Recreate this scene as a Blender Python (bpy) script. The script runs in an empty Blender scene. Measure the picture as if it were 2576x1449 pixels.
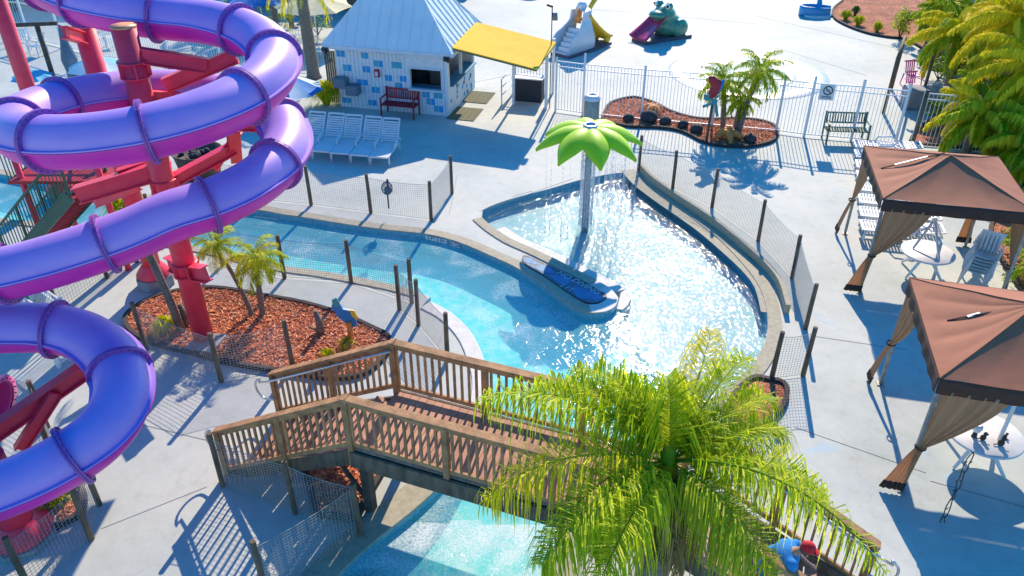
import bpy, bmesh, math, random
from math import sin, cos, pi, radians, sqrt, atan2, hypot
from mathutils import Vector, Matrix, Quaternion, noise
from mathutils.geometry import tessellate_polygon
V = Vector
random.seed(7)
sc = bpy.context.scene
col = sc.collection
# ---------------------------------------------------------------- camera, sky, sun, exposure
CAM_H, TILT, FPX = 10.0, radians(32.6), 2000.0
cam = bpy.data.cameras.new('camera'); cam.sensor_width = 36; cam.lens = FPX/2576*36
cam.clip_start = .1; cam.clip_end = 2000
co = bpy.data.objects.new('camera', cam); col.objects.link(co)
co.location = (0, 0, CAM_H); co.rotation_euler = (pi/2-TILT, 0, 0); sc.camera = co
SAZ, SEL = radians(12.5), radians(33.0)
sdir = V((sin(SAZ)*cos(SEL), cos(SAZ)*cos(SEL), sin(SEL)))
sun = bpy.data.lights.new('sun', 'SUN'); sun.energy = 3.7; sun.angle = radians(.5); sun.color = (1, .84, .64)
so = bpy.data.objects.new('sun', sun); col.objects.link(so)
so.rotation_euler = sdir.to_track_quat('Z', 'Y').to_euler(); so.location = sdir*60
w = bpy.data.worlds.new('World'); sc.world = w; w.use_nodes = True
nt = w.node_tree; nt.nodes.clear()
sk = nt.nodes.new('ShaderNodeTexSky'); sk.sky_type = 'NISHITA'; sk.sun_disc = False
sk.sun_elevation = SEL; sk.sun_rotation = SAZ; sk.air_density = 1.0; sk.dust_density = .3; sk.ozone_density = 3.0
hs = nt.nodes.new('ShaderNodeHueSaturation'); hs.inputs['Saturation'].default_value = 1.95
bg = nt.nodes.new('ShaderNodeBackground'); bg.inputs[1].default_value = .15
wo = nt.nodes.new('ShaderNodeOutputWorld')
nt.links.new(sk.outputs[0], hs.inputs['Color']); nt.links.new(hs.outputs[0], bg.inputs[0]); nt.links.new(bg.outputs[0], wo.inputs[0])
sc.view_settings.view_transform = 'Standard'; sc.view_settings.look = 'None'
sc.view_settings.gamma = 1; sc.view_settings.exposure = .80
sc.render.engine = 'CYCLES'; cy = sc.cycles
cy.max_bounces = 7; cy.diffuse_bounces = 3; cy.glossy_bounces = 3; cy.transparent_max_bounces = 16
cy.transmission_bounces = 4; cy.caustics_reflective = False; cy.caustics_refractive = False
cy.sample_clamp_indirect = 4; cy.use_denoising = True
# ---------------------------------------------------------------- survey: where a mark on the plan lies on level z
def G(px, py, z=0.0):
    rx, ru = px-1288, -(py-724.5)
    d = V((rx, FPX*cos(TILT)+ru*sin(TILT), -FPX*sin(TILT)+ru*cos(TILT)))
    k = (z-CAM_H)/d.z
    return V((d.x*k, d.y*k, z))
def DP(px, py, depth):
    rx, ru = px-1288, -(py-724.5)
    d = V((rx, FPX*cos(TILT)+ru*sin(TILT), -FPX*sin(TILT)+ru*cos(TILT)))
    return V((0, 0, CAM_H))+d*(depth/FPX)
# ---------------------------------------------------------------- materials
MATS = {}
def nmat(name):
    m = bpy.data.materials.new(name); m.use_nodes = True; MATS[name] = m
    t = m.node_tree; b = t.nodes['Principled BSDF']; return m, t, b
def N(t, ty, **kw):
    n = t.nodes.new(ty)
    for k, v in kw.items():
        if k in n.inputs: n.inputs[k].default_value = v
        else: setattr(n, k, v)
    return n
def L(t, a, b): t.links.new(a, b)
def ramp(t, fac, stops):
    r = t.nodes.new('ShaderNodeValToRGB'); e = r.color_ramp.elements
    while len(e) > 1: e.remove(e[0])
    e[0].position = stops[0][0]; e[0].color = (*stops[0][1], 1)
    for p, c in stops[1:]:
        x = e.new(p); x.color = (*c, 1)
    L(t, fac, r.inputs[0]); return r
def mat(name, c, c2=None, scale=6, rough=.6, bump=0, bscale=60, metal=0, spec=.5, coat=0, detail=6, stretch=None, island=0):
    m, t, b = nmat(name)
    b.inputs['Roughness'].default_value = rough; b.inputs['Metallic'].default_value = metal
    b.inputs['Specular IOR Level'].default_value = spec; b.inputs['Coat Weight'].default_value = coat
    c2 = c2 or tuple(x*.82 for x in c)
    tc = N(t, 'ShaderNodeTexCoord'); src = tc.outputs['Object']
    if stretch:
        mp = N(t, 'ShaderNodeMapping'); mp.inputs['Scale'].default_value = stretch; L(t, src, mp.inputs[0]); src = mp.outputs[0]
    n = N(t, 'ShaderNodeTexNoise', Scale=scale, Detail=detail, Roughness=.62); L(t, src, n.inputs['Vector'])
    r = ramp(t, n.outputs[0], [(.32, c2), (.62, c)])
    out = r.outputs[0]
    if island:
        g = N(t, 'ShaderNodeNewGeometry'); mx = N(t, 'ShaderNodeMix', data_type='RGBA', blend_type='MULTIPLY')
        rr = ramp(t, g.outputs['Random Per Island'], [(0, (1-island,)*3), (1, (1, 1, 1))])
        mx.inputs[0].default_value = 1; L(t, out, mx.inputs[6]); L(t, rr.outputs[0], mx.inputs[7]); out = mx.outputs[2]
    L(t, out, b.inputs['Base Color'])
    if bump:
        n2 = N(t, 'ShaderNodeTexNoise', Scale=bscale, Detail=4); L(t, src, n2.inputs['Vector'])
        bu = N(t, 'ShaderNodeBump', Strength=bump, Distance=.02); L(t, n2.outputs[0], bu.inputs['Height']); L(t, bu.outputs[0], b.inputs['Normal'])
    return m
mat('white_metal', (.78, .79, .80), (.68, .70, .72), 3, .38)
mat('white_plastic', (.80, .80, .80), (.70, .71, .72), 4, .45)
mat('white_board', (.84, .84, .84), (.72, .72, .73), 9, .7, .15, 30)
mat('trim_white', (.72, .73, .77), (.62, .64, .68), 5, .6)
mat('roof_metal', (.80, .85, .88), (.72, .78, .82), 1.5, .42, .05, 8)
mat('red_steel', (.92, .055, .11), (.76, .035, .08), 3, .42, .04, 30)
mat('red_cap', (.85, .38, .18), (.6, .16, .08), 4, .5)
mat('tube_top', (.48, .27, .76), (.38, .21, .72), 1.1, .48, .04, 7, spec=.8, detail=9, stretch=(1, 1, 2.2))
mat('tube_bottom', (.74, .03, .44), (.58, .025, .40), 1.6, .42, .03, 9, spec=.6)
mat('flange_violet', (.30, .09, .42), (.22, .06, .36), 6, .45)
mat('pink_tube', (.85, .12, .42), (.75, .1, .38), 2, .35, coat=.3)
mat('dark_bolt', (.05, .03, .05), rough=.5)
mat('wood_rail', (.66, .35, .155), (.32, .165, .075), 5, .8, .5, 40, stretch=(1, 1, 1), island=.3)
mat('wood_post', (.20, .145, .095), (.08, .058, .042), 8, .85, .5, 50, stretch=(1, 1, .3))
mat('wood_dark', (.12, .09, .07), (.05, .04, .035), 7, .85, .4, 40)
mat('deck_board', (.62, .31, .19), (.49, .24, .145), 4, .75, .2, 60, island=.28)
mat('net', (.40, .40, .37), (.28, .28, .26), 20, .7)
mat('chain', (.45, .47, .48), (.33, .34, .35), 20, .45, metal=.4)
mat('coping', (.46, .42, .31), (.35, .31, .22), 9, .8, .2, 70)
mat('white_coping', (.70, .69, .64), (.58, .57, .52), 7, .7, .1, 70)
mat('pool_wall', (.20, .46, .58), (.10, .30, .42), 14, .35)
mat('pool_floor', (.58, .92, .86), (.48, .84, .80), 1.2, .7)
mat('shallow_floor', (.34, .50, .51), (.25, .41, .43), 1.5, .7)
mat('brown_canvas', (.40, .148, .078), (.33, .12, .064), 1.6, .85, .25, 5)
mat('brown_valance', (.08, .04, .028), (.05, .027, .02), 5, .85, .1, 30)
m = mat('tan_curtain', (.66, .42, .25), (.54, .34, .20), 5, .9, .15, 30, stretch=(3, 3, .4))
t = m.node_tree; b = t.nodes['Principled BSDF']; tr = N(t, 'ShaderNodeBsdfTranslucent'); tr.inputs[0].default_value = (.70, .45, .25, 1)
mx = N(t, 'ShaderNodeMixShader'); mx.inputs[0].default_value = .45; L(t, b.outputs[0], mx.inputs[1]); L(t, tr.outputs[0], mx.inputs[2]); L(t, mx.outputs[0], t.nodes['Material Output'].inputs[0])
mat('dark_hem', (.06, .035, .03), rough=.9)
mat('grey_pole', (.35, .35, .34), (.2, .2, .2), 8, .5, metal=.5)
mat('dark_metal', (.035, .035, .04), rough=.5)
mat('steel', (.62, .63, .65), (.5, .5, .52), 8, .3, metal=.8)
mat('petal_green', (.52, .80, .008), (.42, .70, .006), 2.5, .5, .08, 14)
mat('green_metal', (.02, .11, .07), (.012, .08, .05), 8, .4)
mat('dark_red', (.46, .02, .035), (.36, .015, .03), 5, .5)
mat('yellow_panel', (.92, .56, .045), (.86, .50, .035), 3, .8, spec=.2)
mat('curb_dark', (.07, .05, .045), (.04, .03, .03), 10, .85)
mat('stone_dark', (.07, .065, .07), (.03, .03, .035), 6, .8, .5, 12)
mat('orange_clay', (.92, .36, .08), (.6, .15, .04), 9, .75, .5, 25)
mat('frog_green', (.10, .34, .22), (.05, .22, .15), 5, .35, .3, 14, coat=.4)
mat('tongue_red', (.62, .02, .10), (.5, .015, .08), 3, .3, coat=.4)
mat('play_grey', (.74, .77, .80), (.64, .68, .72), 2, .35, coat=.3)
mat('play_yellow', (.85, .55, .02), (.75, .45, .015), 3, .35, coat=.3)
mat('play_blue', (.03, .33, .62), (.025, .26, .55), 3, .35, coat=.3)
mat('base_dark', (.13, .11, .14), rough=.6)
mat('eye_white', (.85, .85, .85), rough=.3)
mat('eye_black', (.01, .01, .01), rough=.3)
mat('parrot_red', (.45, .02, .035), (.35, .015, .03), 8, .5)
mat('parrot_blue', (.02, .23, .58), (.015, .18, .5), 6, .5)
mat('parrot_yellow', (.85, .55, .03), (.75, .42, .02), 8, .5)
mat('parrot_teal', (.06, .32, .33), rough=.5)
mat('canvas_cyan', (.12, .48, .68), (.09, .40, .62), 4, .8, .1, 8)
mat('canvas_blue', (.012, .20, .58), (.01, .16, .5), 4, .8, .1, 8)
mat('canvas_pale', (.60, .74, .82), (.5, .65, .75), 4, .8)
mat('canvas_cream', (.66, .60, .38), (.56, .5, .3), 4, .8)
mat('canvas_grey', (.16, .22, .30), (.1, .14, .2), 5, .9, .4, 10)
mat('grey_granite', (.22, .27, .31), (.12, .15, .18), 25, .6, .2, 50)
mat('bin_beige', (.62, .54, .42), (.3, .28, .24), 20, .7, .3, 50)
mat('mat_olive', (.17, .17, .10), (.12, .12, .07), 20, .9)
mat('black_box', (.025, .028, .04), rough=.6)
mat('building_blue', (.06, .28, .45), (.05, .23, .38), 2, .7)
mat('building_pale', (.35, .55, .68), (.3, .5, .62), 2, .7)
mat('grey_concrete', (.33, .34, .36), (.22, .23, .25), 5, .85, .3, 40)
mat('sail_dark', (.03, .10, .16), (.02, .07, .12), 4, .8)
mat('trunk_grey', (.26, .22, .18), (.12, .10, .085), 14, .9, .7, 30, stretch=(.4, .4, 3))
mat('trunk_dark', (.14, .11, .07), (.05, .04, .03), 20, .95, .8, 40)
mat('island_blue', (.012, .22, .44), (.01, .16, .34), 4, .6)
mat('stem_grey', (.40, .38, .44), (.28, .26, .33), 30, .4)
mat('skin', (.48, .27, .18), rough=.5)
mat('shirt_blue', (.02, .24, .62), (.015, .2, .55), 5, .85, .2, 30)
mat('cap_red', (.62, .015, .03), rough=.8)
mat('shorts_dark', (.05, .05, .07), rough=.9)
mat('light_cyan_plaster', (.25, .45, .50), (.2, .38, .44), 2, .6)
mat('paint_blue', (.01, .37, .72), (.01, .30, .62), 4, .6)
mat('paint_teal', (.06, .46, .60), (.04, .37, .50), 4, .6)
mat('paint_grey_blue', (.05, .15, .24), (.035, .11, .19), 4, .6)
mat('black_paint', (.03, .04, .05), rough=.6)
mat('pale_paint', (.55, .60, .65), rough=.6)
mat('joint', (.27, .28, .27), rough=.9)
mat('wood_slat', (.26, .18, .10), (.13, .09, .05), 8, .85, .3, 40, island=.3)
mat('interior_dark', (.02, .02, .022), rough=.9)
mat('window_blue', (.02, .17, .28), rough=.3)
def leafmat(name, a, b_, c, trans=.35):
    m, t, b = nmat(name)
    tc = N(t, 'ShaderNodeTexCoord'); n = N(t, 'ShaderNodeTexNoise', Scale=2.2, Detail=3); L(t, tc.outputs['Object'], n.inputs['Vector'])
    g = N(t, 'ShaderNodeNewGeometry')
    ad = N(t, 'ShaderNodeMath', operation='MULTIPLY_ADD'); L(t, g.outputs['Random Per Island'], ad.inputs[0]); ad.inputs[1].default_value = .55
    mu = N(t, 'ShaderNodeMath', operation='MULTIPLY'); L(t, n.outputs[0], mu.inputs[0]); mu.inputs[1].default_value = .5
    L(t, mu.outputs[0], ad.inputs[2])
    r = ramp(t, ad.outputs[0], [(.2, a), (.5, b_), (.8, c)])
    L(t, r.outputs[0], b.inputs['Base Color']); b.inputs['Roughness'].default_value = .55; b.inputs['Specular IOR Level'].default_value = .3
    tr = N(t, 'ShaderNodeBsdfTranslucent'); L(t, r.outputs[0], tr.inputs[0])
    mx = N(t, 'ShaderNodeMixShader'); mx.inputs[0].default_value = trans
    L(t, b.outputs[0], mx.inputs[1]); L(t, tr.outputs[0], mx.inputs[2]); L(t, mx.outputs[0], t.nodes['Material Output'].inputs[0])
    return m
leafmat('leaf_lime', (.22, .35, .008), (.52, .66, .014), (.88, .84, .05), .55)
leafmat('leaf_gold', (.50, .48, .010), (.82, .72, .012), (.97, .82, .03), .5)
leafmat('leaf_mid', (.20, .32, .012), (.40, .54, .018), (.66, .68, .04), .55)
leafmat('leaf_dark', (.04, .09, .012), (.09, .17, .02), (.22, .30, .04), .3)
leafmat('leaf_dry', (.22, .15, .05), (.36, .26, .09), (.45, .36, .16), .3)
# deck: worn pale blue-grey coating with faded paint patches
m, t, b = nmat('deck'); b.inputs['Roughness'].default_value = .7; b.inputs['Specular IOR Level'].default_value = .3
tc = N(t, 'ShaderNodeTexCoord')
n1 = N(t, 'ShaderNodeTexNoise', Scale=.35, Detail=8, Roughness=.6); L(t, tc.outputs['Object'], n1.inputs['Vector'])
n2 = N(t, 'ShaderNodeTexNoise', Scale=3.5, Detail=10, Roughness=.7); L(t, tc.outputs['Object'], n2.inputs['Vector'])
n3 = N(t, 'ShaderNodeTexNoise', Scale=.8, Detail=5, Distortion=1.2); mp = N(t, 'ShaderNodeMapping'); mp.inputs['Location'].default_value = (7, 3, 0)
L(t, tc.outputs['Object'], mp.inputs[0]); L(t, mp.outputs[0], n3.inputs['Vector'])
r1 = ramp(t, n1.outputs[0], [(.3, (.44, .48, .46)), (.5, (.54, .57, .53)), (.7, (.62, .62, .57))])
r2 = ramp(t, n2.outputs[0], [(.28, (.80, .79, .76)), (.42, (.92, .92, .90)), (.56, (.97, .97, .96)), (.75, (1, 1, 1))])
r3 = ramp(t, n3.outputs[0], [(.64, (0, 0, 0)), (.74, (1, 1, 1))])
mx = N(t, 'ShaderNodeMix', data_type='RGBA', blend_type='MULTIPLY'); mx.inputs[0].default_value = 1
L(t, r1.outputs[0], mx.inputs[6]); L(t, r2.outputs[0], mx.inputs[7])
m2 = N(t, 'ShaderNodeMix', data_type='RGBA'); L(t, mx.outputs[2], m2.inputs[6]); m2.inputs[7].default_value = (.36, .55, .66, 1)
fm = N(t, 'ShaderNodeMath', operation='MULTIPLY'); L(t, r3.outputs[0], fm.inputs[0]); fm.inputs[1].default_value = .55; L(t, fm.outputs[0], m2.inputs[0])
vc = N(t, 'ShaderNodeTexVoronoi', Scale=.33, feature='DISTANCE_TO_EDGE'); nw = N(t, 'ShaderNodeTexNoise', Scale=1.7, Detail=6)
L(t, tc.outputs['Object'], nw.inputs['Vector']); vw = N(t, 'ShaderNodeVectorMath', operation='MULTIPLY_ADD'); L(t, nw.outputs['Color'], vw.inputs[0]); vw.inputs[1].default_value = (.8, .8, .8); L(t, tc.outputs['Object'], vw.inputs[2]); L(t, vw.outputs[0], vc.inputs['Vector'])
rc = ramp(t, vc.outputs['Distance'], [(0, (.62, .62, .6)), (.003, (.78, .78, .76)), (.006, (1, 1, 1))])
m4 = N(t, 'ShaderNodeMix', data_type='RGBA', blend_type='MULTIPLY'); m4.inputs[0].default_value = .2; L(t, m2.outputs[2], m4.inputs[6]); L(t, rc.outputs[0], m4.inputs[7])
n5 = N(t, 'ShaderNodeTexNoise', Scale=1.1, Detail=7, Roughness=.7); mp5 = N(t, 'ShaderNodeMapping'); mp5.inputs['Location'].default_value = (31, 12, 5); L(t, tc.outputs['Object'], mp5.inputs[0]); L(t, mp5.outputs[0], n5.inputs['Vector'])
r5 = ramp(t, n5.outputs[0], [(.60, (0, 0, 0)), (.72, (.55, .55, .55))]); m5 = N(t, 'ShaderNodeMix', data_type='RGBA'); L(t, r5.outputs[0], m5.inputs[0]); L(t, m4.outputs[2], m5.inputs[6]); m5.inputs[7].default_value = (.46, .42, .33, 1)
L(t, m5.outputs[2], b.inputs['Base Color'])
bu = N(t, 'ShaderNodeBump', Strength=.25, Distance=.01); n4 = N(t, 'ShaderNodeTexNoise', Scale=45, Detail=5); L(t, tc.outputs['Object'], n4.inputs['Vector'])
L(t, n4.outputs[0], bu.inputs['Height']); L(t, bu.outputs[0], b.inputs['Normal'])
# mulch
def mulchmat(name, stops):
    m, t, b = nmat(name); b.inputs['Roughness'].default_value = .9
    tc = N(t, 'ShaderNodeTexCoord'); vo = N(t, 'ShaderNodeTexVoronoi', Scale=26); 
    mp = N(t, 'ShaderNodeMapping'); mp.inputs['Scale'].default_value = (1, 1.9, 1)
    nd = N(t, 'ShaderNodeTexNoise', Scale=3); L(t, tc.outputs['Object'], nd.inputs['Vector'])
    va = N(t, 'ShaderNodeVectorMath', operation='MULTIPLY_ADD'); L(t, nd.outputs['Color'], va.inputs[0]); va.inputs[1].default_value = (.5, .5, .5); L(t, tc.outputs['Object'], va.inputs[2])
    L(t, va.outputs[0], mp.inputs[0]); L(t, mp.outputs[0], vo.inputs['Vector'])
    sp = N(t, 'ShaderNodeSeparateColor'); L(t, vo.outputs['Color'], sp.inputs[0])
    r = ramp(t, sp.outputs[0], stops)
    n = N(t, 'ShaderNodeTexNoise', Scale=1.3, Detail=4); L(t, tc.outputs['Object'], n.inputs['Vector'])
    rn = ramp(t, n.outputs[0], [(.3, (.62, .6, .6)), (.6, (1, 1, 1))])
    mx = N(t, 'ShaderNodeMix', data_type='RGBA', blend_type='MULTIPLY'); mx.inputs[0].default_value = 1
    L(t, r.outputs[0], mx.inputs[6]); L(t, rn.outputs[0], mx.inputs[7]); L(t, mx.outputs[2], b.inputs['Base Color'])
    bu = N(t, 'ShaderNodeBump', Strength=1, Distance=.04); L(t, vo.outputs['Distance'], bu.inputs['Height']); L(t, bu.outputs[0], b.inputs['Normal'])
mulchmat('mulch', [(0, (.24, .07, .04)), (.35, (.66, .18, .08)), (.7, (.90, .32, .14)), (1, (.72, .42, .30))])
m, t, b = nmat('mulch_chip'); b.inputs['Roughness'].default_value = .9
g = N(t, 'ShaderNodeNewGeometry'); r = ramp(t, g.outputs['Random Per Island'], [(0, (.28, .08, .05)), (.4, (.74, .22, .09)), (.8, (.92, .36, .15)), (1, (.74, .50, .36))]); L(t, r.outputs[0], b.inputs['Base Color'])
# water: clear tinted film over the basin; ripples bend its normal, caustic light is painted into its tint
def watermat(name, tint, deep, ripple, rscale, rough, foam, murk=.32, shine=.8):
    m, t, b = nmat(name); t.nodes.remove(b)
    tc = N(t, 'ShaderNodeTexCoord')
    nd = N(t, 'ShaderNodeTexNoise', Scale=1.6, Detail=3); L(t, tc.outputs['Object'], nd.inputs['Vector'])
    va = N(t, 'ShaderNodeVectorMath', operation='MULTIPLY_ADD'); L(t, nd.outputs['Color'], va.inputs[0]); va.inputs[1].default_value = (.35, .35, .35); L(t, tc.outputs['Object'], va.inputs[2])
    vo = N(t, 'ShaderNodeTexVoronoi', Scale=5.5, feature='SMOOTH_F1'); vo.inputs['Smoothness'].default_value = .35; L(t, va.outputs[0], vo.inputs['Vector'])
    rc = ramp(t, vo.outputs['Distance'], [(.15, deep), (.5, tint), (.72, (min(1, tint[0]*1.5), 1, 1))])  # caustic web painted as colour: bright cell rims, deep as the darker cells
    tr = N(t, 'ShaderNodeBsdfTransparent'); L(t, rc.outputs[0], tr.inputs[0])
    na = N(t, 'ShaderNodeTexNoise', Scale=rscale, Detail=4 if murk > .1 else 1.0, Roughness=.5); L(t, va.outputs[0], na.inputs['Vector'])
    nb = N(t, 'ShaderNodeTexNoise', Scale=rscale*4, Detail=2, Roughness=.5); L(t, tc.outputs['Object'], nb.inputs['Vector'])
    b1 = N(t, 'ShaderNodeBump', Strength=1, Distance=ripple); L(t, na.outputs[0], b1.inputs['Height'])
    b2 = N(t, 'ShaderNodeBump', Strength=1, Distance=ripple*.07); L(t, nb.outputs[0], b2.inputs['Height']); L(t, b1.outputs[0], b2.inputs['Normal'])
    gl = N(t, 'ShaderNodeBsdfGlossy', Roughness=rough); L(t, b2.outputs[0], gl.inputs['Normal'])
    gg = N(t, 'ShaderNodeNewGeometry'); io = N(t, 'ShaderNodeMapRange'); L(t, gg.outputs['Backfacing'], io.inputs[0]); io.inputs[3].default_value = 1.33; io.inputs[4].default_value = 1/1.33
    fr = N(t, 'ShaderNodeFresnel'); L(t, io.outputs[0], fr.inputs['IOR']); L(t, b2.outputs[0], fr.inputs['Normal'])
    fs_ = N(t, 'ShaderNodeMath', operation='MULTIPLY'); L(t, fr.outputs[0], fs_.inputs[0]); fs_.inputs[1].default_value = shine
    mx = N(t, 'ShaderNodeMixShader'); L(t, fs_.outputs[0], mx.inputs[0]); L(t, tr.outputs[0], mx.inputs[1]); L(t, gl.outputs[0], mx.inputs[2])
    dd = N(t, 'ShaderNodeBsdfDiffuse'); dd.inputs[0].default_value = (.24, .72, .78, 1); ms = N(t, 'ShaderNodeMixShader'); ms.inputs[0].default_value = murk
    L(t, mx.outputs[0], ms.inputs[1]); L(t, dd.outputs[0], ms.inputs[2]); out = ms.outputs[0]
    if foam:
        nf = N(t, 'ShaderNodeTexNoise', Scale=1.1, Detail=3, Distortion=.6); L(t, tc.outputs['Object'], nf.inputs['Vector'])
        ng = N(t, 'ShaderNodeTexNoise', Scale=24, Detail=6, Roughness=.7); L(t, tc.outputs['Object'], ng.inputs['Vector'])
        mm = N(t, 'ShaderNodeMath', operation='MULTIPLY'); L(t, nf.outputs[0], mm.inputs[0]); L(t, ng.outputs[0], mm.inputs[1])
        rf = ramp(t, mm.outputs[0], [(foam[0], (0, 0, 0)), (foam[1], (1, 1, 1))])
        df = N(t, 'ShaderNodeBsdfDiffuse'); df.inputs[0].default_value = (.8, .86, .88, 1)
        sca = N(t, 'ShaderNodeMath', operation='MULTIPLY'); L(t, rf.outputs[0], sca.inputs[0]); sca.inputs[1].default_value = foam[2]
        m3 = N(t, 'ShaderNodeMixShader'); L(t, sca.outputs[0], m3.inputs[0]); L(t, out, m3.inputs[1]); L(t, df.outputs[0], m3.inputs[2]); out = m3.outputs[0]
    L(t, out, t.nodes['Material Output'].inputs[0]); return m
watermat('river_water', (.60, .98, .95), (.44, .93, .90), .022, 5, .06, (.25, .42, .5))
watermat('shallow_water', (.88, .97, .98), (.78, .94, .96), .030, 8.5, .05, (.34, .60, .25), .04, .5)
watermat('foamy_water', (.66, .98, .96), (.5, .94, .92), .03, 6, .09, (.17, .36, .85))
mat('wet_concrete', (.50, .54, .54), (.42, .46, .47), 2, .36, .25, 18, spec=.8)
m, t, b = nmat('falling_water'); b.inputs['Base Color'].default_value = (.85, .87, .92, 1); b.inputs['Roughness'].default_value = .15
tr = N(t, 'ShaderNodeBsdfTransparent'); mx = N(t, 'ShaderNodeMixShader'); mx.inputs[0].default_value = .55
L(t, tr.outputs[0], mx.inputs[1]); L(t, b.outputs[0], mx.inputs[2]); L(t, mx.outputs[0], t.nodes['Material Output'].inputs[0])
# ---------------------------------------------------------------- mesh helpers
class MB:
    def __init__(s): s.v = []; s.f = []; s.m = []; s.sm = []
    def add(s, vs, fs, mi=0, smooth=False):
        o = len(s.v); s.v += [V(p) for p in vs]
        for f in fs: s.f.append([o+i for i in f]); s.m.append(mi); s.sm.append(smooth)
        return s
    def box(s, c, size, M=None, mi=0):
        x, y, z = [k/2 for k in size]; c = V(c)
        vs = [V((a*x, b_*y, d*z)) for d in (-1, 1) for b_ in (-1, 1) for a in (-1, 1)]
        if M is not None: vs = [M @ p for p in vs]
        return s.add([p+c for p in vs], [(0, 2, 3, 1), (4, 5, 7, 6), (0, 1, 5, 4), (2, 6, 7, 3), (0, 4, 6, 2), (1, 3, 7, 5)], mi)
    def beam(s, a, b, w, h, mi=0, up=V((0, 0, 1))):
        a, b = V(a), V(b); d = b-a; l = d.length; d.normalize()
        x = d.cross(up)
        if x.length < 1e-4: x = d.cross(V((0, 1, 0)))
        x.normalize(); z = x.cross(d)
        M = Matrix((x, d, z)).transposed()
        return s.box((a+b)/2, (w, l, h), M, mi)
    def tube(s, pts, r, n=10, mi=0, caps=True, smooth=True, closed=False):
        pts = [V(p) for p in pts]; k = len(pts)
        rr = r if isinstance(r, (list, tuple)) else [r]*k
        vs = []; prev = None
        for i, p in enumerate(pts):
            if closed: d = pts[(i+1) % k]-pts[i-1]
            else: d = pts[min(i+1, k-1)]-pts[max(i-1, 0)]
            if d.length < 1e-9: d = V((0, 0, 1))
            d.normalize()
            if prev is None:
                x = d.cross(V((0, 0, 1)))
                if x.length < 1e-3: x = d.cross(V((0, 1, 0)))
            else: x = prev-d*prev.dot(d)
            x.normalize(); prev = x; y = d.cross(x)
            vs += [p+(x*cos(2*pi*j/n)+y*sin(2*pi*j/n))*rr[i] for j in range(n)]
        fs = []
        for i in range(k if closed else k-1):
            a, b = i*n, ((i+1) % k)*n
            fs += [(a+j, a+(j+1) % n, b+(j+1) % n, b+j) for j in range(n)]
        s.add(vs, fs, mi, smooth)
        if caps and not closed:
            o = len(s.v)-k*n
            s.f.append([o+j for j in range(n)][::-1]); s.m.append(mi); s.sm.append(False)
            s.f.append([o+(k-1)*n+j for j in range(n)]); s.m.append(mi); s.sm.append(False)
        return s
    def prism(s, poly, z0, z1, mi=0, mside=None):
        n = len(poly); P = [V((p[0], p[1], 0)) for p in poly]
        area = sum(P[i].x*P[(i+1) % n].y-P[(i+1) % n].x*P[i].y for i in range(n))
        if area < 0: P = P[::-1]
        tri = tessellate_polygon([P])
        top = [p+V((0, 0, z1)) for p in P]; bot = [p+V((0, 0, z0)) for p in P]
        def up(tr):
            a, b_, c = [P[i] for i in tr]; return (b_-a).cross(c-a).z > 0
        s.add(top, [tr if up(tr) else tr[::-1] for tr in tri], mi)
        if z0 < z1:
            s.add(bot, [tr[::-1] if up(tr) else tr for tr in tri], mi)
            s.add(bot+top, [(i, (i+1) % n, n+(i+1) % n, n+i) for i in range(n)], mi if mside is None else mside)
        return s
    def ribbon(s, pts, w0, w1, z0, z1, mi=0, closed=False):
        # strip along a line; w0..w1 offsets to the left of travel
        n = len(pts); P = [V((p[0], p[1], 0)) for p in pts]; A = []; B = []
        for i in range(n):
            if closed: d1 = (P[i]-P[i-1]); d2 = (P[(i+1) % n]-P[i])
            else:
                d1 = P[i]-P[max(i-1, 0)]; d2 = P[min(i+1, n-1)]-P[i]
                if d1.length < 1e-6: d1 = d2
                if d2.length < 1e-6: d2 = d1
            d1.normalize(); d2.normalize()
            n1 = V((-d1.y, d1.x, 0)); n2 = V((-d2.y, d2.x, 0)); q = n1+n2
            if q.length < .3: q = n1
            q.normalize(); k = 1/max(.55, q.dot(n1))
            A.append(P[i]+q*w0*k); B.append(P[i]+q*w1*k)
        z0v, z1v = V((0, 0, z0)), V((0, 0, z1)); vs = []
        for a, b_ in zip(A, B): vs += [a+z0v, b_+z0v, b_+z1v, a+z1v]
        fs = []
        for i in range(n if closed else n-1):
            o, p = i*4, ((i+1) % n)*4
            fs += [(o+3, o+2, p+2, p+3), (o+0, o+3, p+3, p+0), (o+2, o+1, p+1, p+2), (o+1, o, p, p+1)]
        if not closed: fs += [(0, 1, 2, 3), ((n-1)*4+3, (n-1)*4+2, (n-1)*4+1, (n-1)*4)]
        return s.add(vs, fs, mi)
    def lathe(s, c, prof, n=24, mi=0, smooth=True, M=None):
        c = V(c); vs = []
        for r, z in prof:
            for j in range(n):
                p = V((r*cos(2*pi*j/n), r*sin(2*pi*j/n), z)); vs.append(c+(M @ p if M is not None else p))
        fs = [(i*n+j, i*n+(j+1) % n, (i+1)*n+(j+1) % n, (i+1)*n+j) for i in range(len(prof)-1) for j in range(n)]
        return s.add(vs, fs, mi, smooth)
    def ball(s, c, r, n=12, mi=0, M=None):
        if not isinstance(r, (tuple, list)): r = (r, r, r)
        c = V(c); vs = []; m_ = n//2
        for i in range(m_+1):
            th = pi*i/m_
            for j in range(n):
                p = V((r[0]*sin(th)*cos(2*pi*j/n), r[1]*sin(th)*sin(2*pi*j/n), r[2]*cos(th)))
                vs.append(c+(M @ p if M is not None else p))
        fs = [(i*n+j, (i+1)*n+j, (i+1)*n+(j+1) % n, i*n+(j+1) % n) for i in range(m_) for j in range(n)]
        return s.add(vs, fs, mi, True)
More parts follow.
